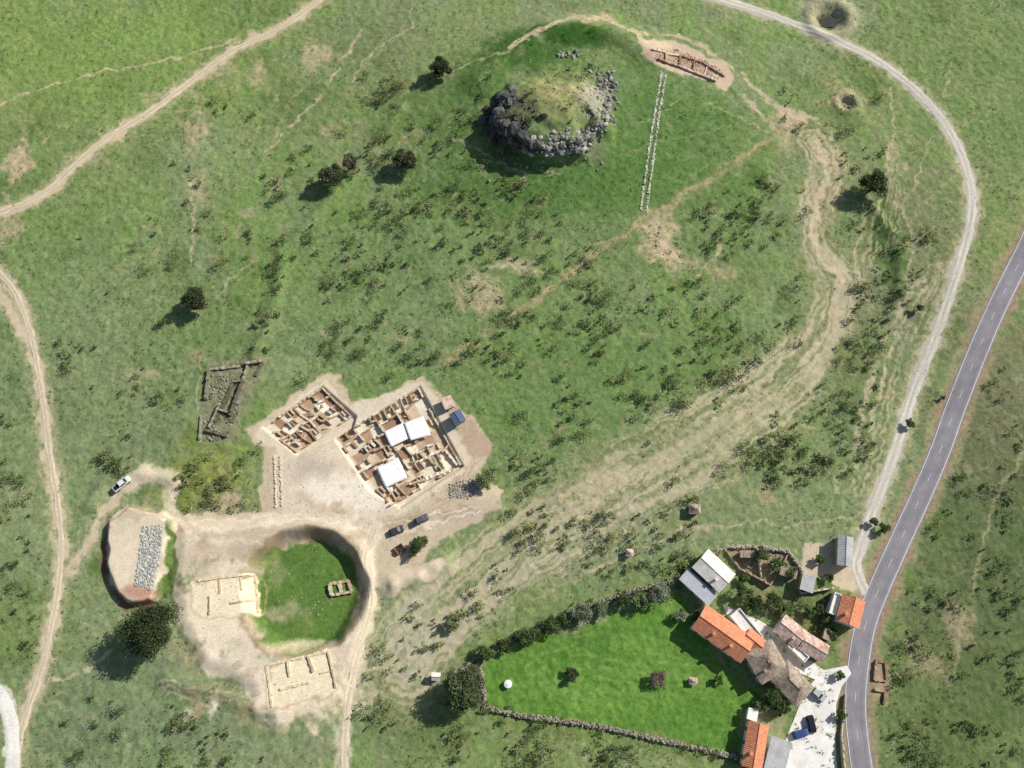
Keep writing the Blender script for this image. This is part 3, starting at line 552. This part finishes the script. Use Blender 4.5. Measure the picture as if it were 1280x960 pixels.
tree('leafless_fruit_tree',822,848,2.6,3,pur,1500,.16,.8)
for px,py,r,h,c,n in [(950,692,2.2,4,gar,1500),(972,704,1.9,3.4,grn,1200),(988,716,1.8,3.4,gar,1200),(928,742,2.8,4.6,gar,2100),(945,757,2.8,4.8,S(62,80,42),2100),(968,752,2.4,4.2,gar,1800),(985,762,2.1,3.6,grn,1400),(930,722,1.5,2.6,grn,900),(1025,700,1.4,2.4,gar,800),(1040,792,1.8,3.4,gar,1300),(1033,775,1.6,3,grn,1000),(1024,762,1.5,3,gar,1000),(1037,722,1.3,2.4,gar,800),(1012,765,1.8,3,grn,1200),
   (966,872,2.8,4.8,S(68,88,48),2300),(978,886,2.0,4,gar,1400),(952,880,2.2,3.8,gar,1600),(1052,893,1.4,2.6,grn,900),(1050,845,1.3,2.4,gar,800),(1106,660,1.6,3,gar,900),(1092,652,1.3,2.4,gar,800),(898,850,1.2,2.2,gar,700),(1138,530,1.4,2.6,gar,900),(1150,385,1.2,2.2,gar,700),(1178,497,.8,1.4,gar,400)]:
    tree('garden_tree',px,py,r,h,c,n,.2)
def shrubs(name,pts,r,h,c,per,ls,up=.4,gap=.42):
    pts=np.asarray(pts); n=len(pts); x,y=U(pts[:,0],pts[:,1],.3); z=H(x,y); P=[];Cc=[];Sz=[]
    for k in range(n):
        rk=r[k]; ncl=max(3,int(4+rk*3)); d=rng.normal(0,gap,(ncl,2))*rk; ch=rng.uniform(.35,.85,ncl)*h[k]
        m=int(per*max(.5,rk)); w=rng.integers(0,ncl,m); q=rng.normal(0,1,(m,3)); q/=np.linalg.norm(q,axis=1)[:,None]; q*=rng.uniform(.4,1,(m,1))
        px_=x[k]+d[w,0]+q[:,0]*rk*.36; py_=y[k]+d[w,1]+q[:,1]*rk*.36; pz=np.maximum(z[k]+.05,z[k]+ch[w]+q[:,2]*h[k]*.35)
        P.append(np.stack([px_,py_,pz],1)); cb=rng.uniform(.7,1.3,(ncl,1))[w]*rng.uniform(.8,1.25,(m,1)); Cc.append(c[k][None]*cb); Sz.append(rng.uniform(.7,1.3,m)*ls)
    V,f,Cv=leaves(np.vstack(P),np.concatenate(Sz),np.vstack(Cc),up); return npmesh(name,V,f,[M_leaf],Cv)
def scatter(poly,n,clump=14):
    p=np.array(poly,float); out=[]
    while len(out)<n:
        c=rng.uniform(p.min(0),p.max(0))
        if poly_sd(c[:1],c[1:],p,9)[0]<0: continue
        for k in range(rng.integers(1,6)):
            q=c+rng.normal(0,clump,2)
            if poly_sd(q[:1],q[1:],p,9)[0]>0: out.append(q)
    return out[:n]
SZ=[([(570,190),(690,240),(770,330),(720,345),(600,330),(560,240)],60),([(400,270),(560,230),(640,340),(760,340),(1000,330),(1010,420),(930,500),(830,560),(660,560),(560,460),(380,440),(340,330)],270),
 ([(850,260),(1000,180),(1010,300),(900,340)],50),([(1070,330),(1130,320),(1120,450),(1080,590),(960,620),(920,560),(1030,460)],120),([(640,560),(830,570),(740,620),(640,690),(620,640)],24),
 ([(330,200),(560,130),(580,260),(400,320),(250,290)],70),([(650,660),(870,620),(930,640),(850,700),(640,745),(560,800),(540,770)],60),([(0,500),(55,520),(62,760),(40,820),(0,780)],26),([(60,420),(250,440),(240,600),(120,590)],18),
 ([(1220,460),(1280,420),(1280,960),(1110,960),(1120,780)],130),([(450,90),(620,90),(590,200),(470,200)],24),([(80,860),(200,860),(330,920),(480,880),(600,880),(900,960),(60,960)],60),([(1130,260),(1180,300),(1130,420),(1100,380)],24),
 ([(100,100),(380,120),(330,400),(80,420)],24),([(460,740),(560,760),(560,850),(460,860)],24),([(640,900),(900,950),(880,960),(600,960)],26),([(880,100),(1100,120),(1150,260),(1060,300),(1000,180)],20),([(760,700),(850,690),(905,690),(850,722)],18),
 ([(215,570),(300,560),(325,600),(300,645),(225,640)],30),([(120,560),(170,560),(165,590),(120,590)],14),([(930,560),(1060,540),(1060,600),(940,620)],30),([(1085,640),(1110,640),(1090,690),(1080,680)],9),([(985,745),(1045,740),(1040,800),(1010,790)],14),
 ([(310,440),(335,300),(360,300),(345,440)],16),([(640,90),(740,80),(760,160),(640,170)],14),([(600,120),(640,180),(620,200),(590,160)],6)]
pts=[]
for p,n in SZ: pts+=scatter(p,n)
big=[(480,112),(488,120),(475,128),(495,110),(468,124),(348,247),(356,243),(340,250),(205,405),(199,408),(200,495),(196,500),(12,600),(18,596),(18,630),(135,575),(142,580),(128,570),(320,560),(305,575),(500,432),(415,348),(410,352),(805,500),(818,508),(825,495),(795,492),(700,470),(690,435),(755,405),(765,412),(612,200),(430,165),(345,225),(455,95),(580,450),(440,300),(390,300),(350,300),(620,300),(660,270),(640,235),(840,390),(880,430),(930,470),(720,350),(700,550),(730,545),(650,520),(560,300),(950,420),(785,470),(650,180),(585,205),(488,470),(380,475),(540,350),(600,240),(760,370),(810,430),(905,585),(845,600),(150,890),(148,915),(62,835),(470,780)]
pts=np.array(pts+big); nb=len(big); n=len(pts); isb=np.zeros(n,bool); isb[-nb:]=True; okm=np.ones(n,bool)
wx,wy=U(pts[:,0],pts[:,1])
for T,w in ((TR1,3),(TR2,2.6),(TR3,3.4),(ROAD,5),(TR6,3)): okm&=line_d(wx,wy,spline(W(T),3),8)>w
okm&=poly_sd(wx,wy,wR3)<0; pts=pts[okm]; isb=isb[okm]; n=len(pts)
r=np.clip(rng.gamma(3,.4,n),.45,2.5); r[isb]=rng.uniform(1.6,2.7,isb.sum()); cs=[S(134,140,84),S(114,126,72),S(92,106,60),S(148,150,104),S(80,94,54),S(100,114,68)]
shrubs('shrub_scatter',pts,r,.7+r*.8,[cs[i] for i in rng.integers(0,len(cs),n)],90,.2,.5)
pts=rng.uniform([0,0],[1280,960],(13000,2)); dn=vn(pts[:,0],pts[:,1],70,95)+.6*vn(pts[:,0],pts[:,1],22,96); pts=pts[dn+rng.normal(0,.3,len(pts))>.1]
x,y=U(pts[:,0],pts[:,1]); ix=np.clip(np.searchsorted(xs,x),0,NX-1); iy=np.clip(np.searchsorted(ys,y),0,NY-1)
ok=(GR[iy,ix]>.85)&(RG[iy,ix]>.8)&(FIELD[iy,ix]<.2); pts=pts[ok]; n=len(pts); loc=C[iy[ok],ix[ok]]
shrubs('grass_tussocks',pts,rng.uniform(.3,.8,n),rng.uniform(.25,.65,n),list(loc*rng.uniform(.6,1.15,(n,1))*np.array([.95,1,.85])),18,.16,.9)
def along(pl,n,sp):
    P=spline(pl,6); k=rng.integers(0,len(P),n); return P[k]+rng.normal(0,sp,(n,2))
hp=np.vstack([along([(600,818),(640,800),(700,772),(770,746),(846,726)],70,4),along([(607,884),(700,903),(840,930),(921,948)],36,3.5),along([(560,850),(598,822)],12,4),along([(548,870),(580,885),(600,880)],12,6)]); n=len(hp)
r=rng.uniform(.5,1.2,n); shrubs('hedgerow_shrubs',hp,r,.5+r*.5,[S(92,110,62)*rng.uniform(.8,1.3) for _ in range(n)],100,.14)
# ------------------------------------------------------------------ BUILDINGS
T_or=solid('terracotta_tiles',S(226,150,110),.85,2.2,.25,c2=S(204,136,104)); T_br=solid('weathered_tiles',S(184,170,152),.9,1.8,.28,c2=S(150,132,112))
T_wh=solid('pale_fibre_cement',S(238,232,220),.8,1.2,.12,c2=S(216,208,196)); T_gr=solid('grey_sheet_metal',S(184,184,180),.7,.8,.12,0,c2=S(160,160,158))
T_pk=solid('faded_pinkish_tiles',S(220,198,182),.9,1.6,.22,c2=S(178,138,120)); T_bl=solid('pale_grey_sheet',S(170,172,176),.7,1,.12,0)
Wh=solid('whitewashed_render',S(236,230,220,.92),.85,1,.1); Wst=solid('stone_masonry',S(188,174,152),.95,3,.28,c2=S(150,136,116))
Gl=solid('window_glass',(.03,.035,.045),.15,1,0,spec=.5); Dr=solid('wooden_door',(.12,.06,.03),.7,4,.2); Fr=solid('window_frame',(.35,.33,.3),.7,2,.1)
def boxm(name,c,s,mat,parent,bev=0):
    V=[(c[0]+a*s[0]/2,c[1]+b*s[1]/2,c[2]+d*s[2]/2) for d in (-1,1) for a,b in ((-1,-1),(1,-1),(1,1),(-1,1))]
    return pymesh(name,V,[(3,2,1,0),(4,5,6,7),(0,1,5,4),(1,2,6,5),(2,3,7,6),(3,0,4,7)],[mat],parent=parent)
def house(name,quad,wh,rh,kind,rm,wm,chim=0,win=True,swap=False,sc=1.0):
    P=W(quad,wh); c=P.mean(0); u=(P[1]-P[0]+P[2]-P[3])/2*sc; v=(P[3]-P[0]+P[2]-P[1])/2*sc
    L=math.hypot(*u); Wd=math.hypot(*v); ang=math.atan2(u[1],u[0])
    if (Wd>L)!=swap: L,Wd=Wd,L; ang+=math.pi/2
    e=bpy.data.objects.new(name,None); link(e); e.location=(c[0],c[1],float(H(c[0],c[1]))+.05); e.rotation_euler=(0,0,ang)
    l,w=L/2-.3,Wd/2-.3
    if kind=='gable': V=[(-l,-w,-.4),(l,-w,-.4),(l,w,-.4),(-l,w,-.4),(-l,-w,wh),(l,-w,wh),(l,w,wh),(-l,w,wh),(-l,0,wh+rh*.93),(l,0,wh+rh*.93)]; Fq=[(0,1,5,4),(2,3,7,6),(1,2,6,9,5),(3,0,4,8,7)]
    elif kind=='shed': V=[(-l,-w,-.4),(l,-w,-.4),(l,w,-.4),(-l,w,-.4),(-l,-w,wh-.02),(l,-w,wh-.02),(l,w,wh+rh*.95),(-l,w,wh+rh*.95)]; Fq=[(0,1,5,4),(2,3,7,6),(1,2,6,5),(3,0,4,7)]
    else: V=[(-l,-w,-.4),(l,-w,-.4),(l,w,-.4),(-l,w,-.4),(-l,-w,wh),(l,-w,wh),(l,w,wh),(-l,w,wh)]; Fq=[(0,1,5,4),(2,3,7,6),(1,2,6,5),(3,0,4,7)]
    pymesh('walls',V,Fq,[wm],parent=e)
    def slab(nm,A,B,Cc,D,t=.14,per=.42,amp=.035):
        A,B,Cc,D=[np.array(q,float) for q in (A,B,Cc,D)]; nn=np.cross(B-A,D-A); nn/=np.linalg.norm(nn)
        if nn[2]<0: nn=-nn
        nx=max(4,int(max(np.linalg.norm(B-A),1)/per)*4); ny=max(2,int(np.linalg.norm(D-A)/.5)); Vt=[];Vb=[]
        for j in range(ny+1):
            for i in range(nx+1):
                s_=i/nx;t_=j/ny; p=(A*(1-s_)+B*s_)*(1-t_)+(D*(1-s_)+Cc*s_)*t_
                Vt.append(p+nn*(t+amp*math.sin(i*math.pi/2)+rng.uniform(-.012,.012))); Vb.append(p)
        Vv=Vt+Vb; m_=(nx+1)*(ny+1); F_=[]
        for j in range(ny):
            for i in range(nx):
                o=j*(nx+1)+i; F_.append((o,o+1,o+nx+2,o+nx+1))
        F_.append((m_,m_+ny*(nx+1),m_+ny*(nx+1)+nx,m_+nx))
        for i in range(nx): F_.append((i,i+m_,i+1+m_,i+1)); o=ny*(nx+1)+i; F_.append((o,o+1,o+1+m_,o+m_))
        for j in range(ny): o=j*(nx+1); F_.append((o,o+nx+1,o+nx+1+m_,o+m_)); o+=nx; F_.append((o,o+m_,o+nx+1+m_,o+nx+1))
        pymesh(nm,Vv,F_,[rm],parent=e)
    L2,W2=L/2,Wd/2; z0=wh-rh*.3/(w+.01)*.8
    if kind=='gable':
        slab('roof_slope',(-L2,-W2,z0),(L2,-W2,z0),(L2,0,wh+rh),(-L2,0,wh+rh)); slab('roof_slope',(L2,W2,z0),(-L2,W2,z0),(-L2,0,wh+rh),(L2,0,wh+rh))
        V,f=cone((-L2,0,wh+rh+.12),(L2,0,wh+rh+.12),.14,.14,8); pymesh('ridge_tiles',V,f,[rm],parent=e)
    elif kind=='hip':
        q=min(L2*.9,W2*.95); slab('roof_slope',(-L2,-W2,z0),(L2,-W2,z0),(L2-q,0,wh+rh),(-L2+q,0,wh+rh)); slab('roof_slope',(L2,W2,z0),(-L2,W2,z0),(-L2+q,0,wh+rh),(L2-q,0,wh+rh))
        slab('roof_slope',(L2,-W2,z0),(L2,W2,z0),(L2-q,.01,wh+rh),(L2-q,-.01,wh+rh)); slab('roof_slope',(-L2,W2,z0),(-L2,-W2,z0),(-L2+q,-.01,wh+rh),(-L2+q,.01,wh+rh))
        V,f=cone((-L2+q,0,wh+rh+.12),(L2-q,0,wh+rh+.12),.14,.14,8); pymesh('ridge_tiles',V,f,[rm],parent=e)
    elif kind=='shed': slab('roof_slope',(-L2,-W2,wh),(L2,-W2,wh),(L2,W2,wh+rh),(-L2,W2,wh+rh),.08)
    else:
        boxm('roof_deck',(0,0,wh-.1),(2*l-.5,2*w-.5,.15),rm,e)
        for nm,cx,cy,sx,sy in (('parapet_front',0,-w+.1,2*l+.1,.25),('parapet_back',0,w-.1,2*l+.1,.25)): boxm(nm,(cx,cy,wh+.15),(sx,sy,.5),wm,e)
        for sg in (-1,1): boxm('parapet_side',(sg*(l-.1),0,wh+.145),(.25,2*w-.32,.49),wm,e)
    if win:
        nwin=max(1,int(L/3.2))
        for sg in (-1,1):
            for k in range(nwin):
                xx=-l+(k+.5)*2*l/nwin
                if k==nwin//2 and sg==-1: boxm('door',(xx,sg*(w+.01),1.0),(1.0,.10,2.1),Dr,e); boxm('door_frame',(xx,sg*(w+.004),1.08),(1.2,.06,2.25),Fr,e)
                else: boxm('window',(xx,sg*(w+.015),1.55),(.8,.08,1.0),Gl,e); boxm('window_frame',(xx,sg*(w+.004),1.55),(1.0,.06,1.2),Fr,e); boxm('window_sill',(xx,sg*(w+.07),.92),(1.1,.2,.08),Fr,e)
    for k in range(chim):
        xx=(-.5+.9*k)*l*.8; boxm('chimney',(xx,.5*w,wh+rh*.8),(.6,.5,1.6),wm,e); boxm('chimney_cap',(xx,.5*w,wh+rh*.8+.85),(.8,.7,.1),rm,e)
    return e
house('whitewashed_farmhouse',[(864,709),(884,689),(921,715),(900,741)],3.6,1.0,'gable',T_wh,Wh,1)
house('farm_shed',[(848,724),(860,711),(897,743),(885,758)],2.6,.5,'shed',T_bl,Wh,0)
house('tiled_roof_house',[(871,775),(888,756),(938,800),(920,838)],4.2,1.5,'gable',T_or,Wh,2,sc=1.05)
house('flat_roof_annex',[(908,770),(922,762),(958,792),(944,808)],3.4,.3,'flat',T_wh,Wh,0)
house('tiled_roof_house',[(926,800),(938,786),(958,800),(946,820)],3.8,.9,'gable',T_or,Wh,0)
house('stone_farm_building',[(934,812),(962,806),(986,830),(950,860)],4.2,1.6,'hip',T_br,Wst,1,sc=1.08)
house('stone_farm_building',[(962,846),(986,828),(1014,858),(996,884)],4.0,1.5,'hip',T_br,Wst,0,sc=1.08)
house('village_house',[(966,790),(982,772),(1008,787),(996,808)],3.4,1.0,'gable',T_pk,Wh,1,sc=1.08)
house('village_house',[(1000,806),(1010,790),(1035,808),(1025,832)],3.2,.9,'gable',T_pk,Wst,0,sc=1.05)
house('flat_roof_annex',[(982,808),(990,800),(1014,820),(1006,830)],2.8,.3,'flat',T_wh,Wh,0,False)
house('tiled_roof_house',[(1053,742),(1082,753),(1072,785),(1046,775)],4.0,1.3,'gable',T_or,Wh,1,sc=1.05)
house('flat_roof_annex',[(1041,738),(1052,742),(1046,772),(1035,767)],3.0,.3,'flat',T_wh,Wh,0,False)
house('metal_barn',[(1049,670),(1070,672),(1062,709),(1045,705)],3.4,.6,'gable',T_gr,Wst,0,False)
house('metal_shed',[(1003,716),(1021,721),(1015,742),(999,736)],2.8,.4,'shed',T_gr,Wst,0,False)
house('small_outbuilding',[(976,708),(998,714),(994,724),(974,718)],2.4,.4,'shed',T_br,Wst,0,False)
house('small_outbuilding',[(1030,785),(1043,790),(1038,802),(1028,798)],2.4,.4,'shed',T_br,Wst,0,False)
house('small_outbuilding',[(925,688),(943,688),(943,697),(925,697)],2.2,.3,'shed',T_br,Wst,0,False)
house('tiled_roof_house',[(937,903),(962,909),(950,962),(927,955)],3.6,1.1,'gable',T_or,Wh,1,sc=1.05)
house('metal_barn',[(962,918),(988,928),(978,985),(952,975)],3.4,.5,'shed',T_gr,Wh,0,False)
house('small_outbuilding',[(936,884),(949,888),(945,902),(932,898)],2.4,.4,'shed',T_wh,Wh,0,False)
house('stone_hut',[(862,630),(876,631),(875,643),(861,642)],1.9,.7,'hip',T_br,Wst,0,False)
house('stone_hut',[(783,686),(792,687),(791,696),(782,695)],1.7,.5,'hip',T_pk,Wst,0,False)
house('stone_hut',[(540,841),(551,841),(550,851),(539,850)],1.8,.5,'gable',T_wh,Wst,0,False)
house('stone_hut',[(862,847),(872,847),(871,856),(861,855)],1.2,.4,'hip',T_pk,Wst,0,False)
house('site_storage_cabin',[(562,518),(575,511),(582,525),(569,533)],2.4,.3,'gable',solid('dark_blue_sheet',S(92,104,130),.6,1,.15),T_gr,0,False)
house('site_storage_cabin',[(550,499),(563,494),(570,507),(557,513)],1.6,.2,'shed',T_pk,Wst,0,False)
Mcan=solid('white_canopy_membrane',(.88,.87,.84),.9,.6,.04,spec=.05); Mpost=solid('steel_posts',(.35,.35,.36),.4,2,.1,.7)
def canopy(name,quad,h,sag=.03):
    P=W(quad,h-1); e=bpy.data.objects.new(name,None); link(e); c=P.mean(0); z=float(H(c[0],c[1])); V=[];n=10
    for j in range(n+1):
        for i in range(n+1):
            s_,t_=i/n,j/n; p=(P[0]*(1-s_)+P[1]*s_)*(1-t_)+(P[3]*(1-s_)+P[2]*s_)*t_
            V.append((p[0],p[1],z+h+.08*math.sin(math.pi*t_)-sag*abs(math.sin(2*math.pi*s_))))
    Fq=[(j*(n+1)+i,(j+1)*(n+1)+i,(j+1)*(n+1)+i+1,j*(n+1)+i+1) for j in range(n) for i in range(n)]
    o=pymesh('membrane',V,Fq,[Mcan],parent=e,smooth=True); md=o.modifiers.new('s','SOLIDIFY'); md.thickness=.05
    for k in range(4):
        q=P[k]*.96+c*.04; Vc,f=cone((q[0],q[1],z-.3),(q[0],q[1],z+h-.08),.06,.06,6); pymesh('post_%d'%(k+1),Vc,f,[Mpost],parent=e)
canopy('excavation_canopy',[(480,541),(505,529),(512,549),(489,560)],1.3); canopy('excavation_canopy',[(505,530),(529,521),(539,545),(513,552)],1.5)
canopy('excavation_canopy',[(471,586),(498,573),(510,598),(482,611)],1.3)
# ------------------------------------------------------------------ VEHICLES
Tyre=solid('tyre_rubber',(.02,.02,.02),.8,3,.1)
def paint(n,c): return solid(n,c,.3,1,.03,.1,spec=.5)
def vehicle(name,px,py,dpx,mat,kind='car'):
    P=W([(px,py),(px+dpx[0],py+dpx[1])],.5); d=P[1]-P[0]; e=bpy.data.objects.new(name,None); link(e); e.location=(P[0][0],P[0][1],float(H(P[0][0],P[0][1]))+.13); e.rotation_euler=(0,0,math.atan2(d[1],d[0]))
    if kind=='car': stn=[(-2.1,.70,.5,.80),(-2.0,.84,.35,.92),(-1.2,.89,.28,.97),(.6,.89,.28,.95),(1.5,.87,.28,.86),(1.95,.80,.33,.72),(2.1,.66,.45,.62)]; cab=((-1.75,1.0),(-1.35,.25),1.45)
    else: stn=[(-2.6,.84,.45,.95),(-2.5,.88,.4,1.02),(-.6,.90,.35,1.02),(.8,.90,.35,1.05),(2.0,.88,.35,.95),(2.45,.80,.4,.85),(2.55,.7,.5,.75)]; cab=((-.75,1.5),(-.6,.85),1.75)
    V=[];Fq=[]
    for x,w,z0,z1 in stn: V+=[(x,-w*.92,z0),(x,-w,(z0+z1)/2),(x,-w*.97,z1-.1),(x,-w*.8,z1),(x,w*.8,z1),(x,w*.97,z1-.1),(x,w,(z0+z1)/2),(x,w*.92,z0)]
    for i in range(len(stn)-1):
        for k in range(8): o=8*i; Fq.append((o+k,o+(k+1)%8,o+8+(k+1)%8,o+8+k))
    Fq.append(tuple(range(7,-1,-1))); Fq.append(tuple(range(8*(len(stn)-1),8*len(stn))))
    pymesh('body',V,Fq,[mat],parent=e)
    (a0,a1),(b0,b1),zt=cab; zb=.93 if kind=='car' else 1.0
    V=[(a0,-.78,zb),(a1,-.78,zb),(a1,.78,zb),(a0,.78,zb),(b0,-.64,zt-.04),(b1,-.62,zt-.04),(b1,.62,zt-.04),(b0,.64,zt-.04)]
    pymesh('window_band',V,[(3,2,1,0),(4,5,6,7),(0,1,5,4),(1,2,6,5),(2,3,7,6),(3,0,4,7)],[Gl],parent=e)
    boxm('roof_panel',((b0+b1)/2,0,zt-.01),(b1-b0+.12,1.30,.07),mat,e)
    for sg in (-1,1):
        V,f=cone((a1-.02,sg*.77,zb),(b1+.03,sg*.63,zt),.05,.05,5); pymesh('pillar',V,f,[mat],parent=e)
        V,f=cone((a0+.02,sg*.77,zb),(b0-.03,sg*.65,zt),.07,.07,5); pymesh('pillar',V,f,[mat],parent=e)
        boxm('side_mirror',(a1-.3,sg*.97,zb+.08),(.14,.16,.12),mat,e); boxm('headlight',(stn[-2][0]+.04,sg*.58,.66),(.16,.28,.12),Fr,e)
        for xx in (-1.35,1.35) if kind=='car' else (-1.6,1.6):
            V,f=cone((xx,sg*.68,.33),(xx,sg*.93,.33),.33,.33,16); pymesh('wheel',V,list(map(tuple,f))+[tuple(range(15,-1,-1)),tuple(range(16,32))],[Tyre],parent=e)
    if kind!='car':
        boxm('cargo_bed_floor',(-1.65,0,1.04),(1.6,1.35,.04),Tyre,e)
        for nm,c,s_ in (('bed_side_left',(-1.65,.76,1.14),(1.75,.1,.24)),('bed_side_right',(-1.65,-.76,1.14),(1.75,.1,.24)),('tailgate',(-2.5,0,1.14),(.08,1.42,.238))): boxm(nm,c,s_,mat,e)
    return e
vehicle('pickup_truck',153,605,(14,-13),paint('white_paint',(.8,.8,.8)),'pickup')
gp=paint('dark_grey_paint',(.05,.055,.07)); bp=paint('blue_paint',(.03,.08,.25)); kp=paint('black_paint',(.02,.02,.025)); sp=paint('silver_paint',(.5,.5,.52))
vehicle('parked_car',496,663,(15,-6),gp); vehicle('parked_car',527,649,(15,-7),paint('slate_paint',(.10,.11,.13)))
vehicle('parked_car',1000,917,(10,-3),bp); vehicle('parked_car',1014,905,(3,12),kp); vehicle('parked_car',1022,868,(10,9),sp)
def lathe(name,px,py,prof,mat,k=20):
    x,y=U([px],[py]); z=float(H(x[0],y[0])); V=[];Fq=[]
    for r_,zz_ in prof:
        for t in range(k): a_=t*2*math.pi/k; V.append((x[0]+r_*math.cos(a_),y[0]+r_*math.sin(a_),z+zz_))
    for j in range(len(prof)-1):
        for t in range(k): Fq.append((j*k+t,j*k+(t+1)%k,(j+1)*k+(t+1)%k,(j+1)*k+t))
    Fq.append(tuple((len(prof)-1)*k+t for t in range(k))); pymesh(name,V,Fq,[mat])
lathe('water_tank',635,855,[(1.0,-.2),(1.05,.9),(1.0,1.1),(.5,1.25),(.25,1.28),(.25,1.38)],Mcan)
lathe('spoil_bucket',497,690,[(.7,-.1),(.9,.7),(.8,.7),(.7,.4)],solid('rusty_steel',(.16,.09,.06),.8,3,.3))
ruin('spoil_skip_wall',[((492,686),(502,680)),((502,680),(508,688)),((508,688),(498,694)),((498,694),(492,686))],.25,1.1,[S(130,100,80)])
# ------------------------------------------------------------------ camera, sun, sky
cam=bpy.data.cameras.new('Camera'); co=bpy.data.objects.new('camera',cam); link(co); co.location=(0,0,CAM_H); co.rotation_euler=(TILT,0,0); cam.sensor_width=36; cam.lens=30.0; cam.clip_end=12000; cam.clip_start=1; scene.camera=co
el=math.radians(36.5); d=Vector((-.86*math.cos(el),-.51*math.cos(el),-math.sin(el)))
sl=bpy.data.lights.new('Sun','SUN'); sl.energy=5.0; sl.angle=math.radians(.5); sl.color=(1,.965,.915); so=bpy.data.objects.new('sun',sl); link(so); so.rotation_euler=d.to_track_quat('-Z','Y').to_euler()
w=bpy.data.worlds.new('World'); scene.world=w; w.use_nodes=True; nt=w.node_tree; sk=nt.nodes.new('ShaderNodeTexSky'); sk.sky_type='NISHITA'; sk.sun_disc=False; sk.sun_elevation=el; sk.sun_rotation=math.radians(60)
nt.links.new(sk.outputs[0],nt.nodes['Background'].inputs[0]); nt.nodes['Background'].inputs[1].default_value=.085
scene.view_settings.view_transform='Standard'; scene.view_settings.look='None'; scene.view_settings.exposure=0
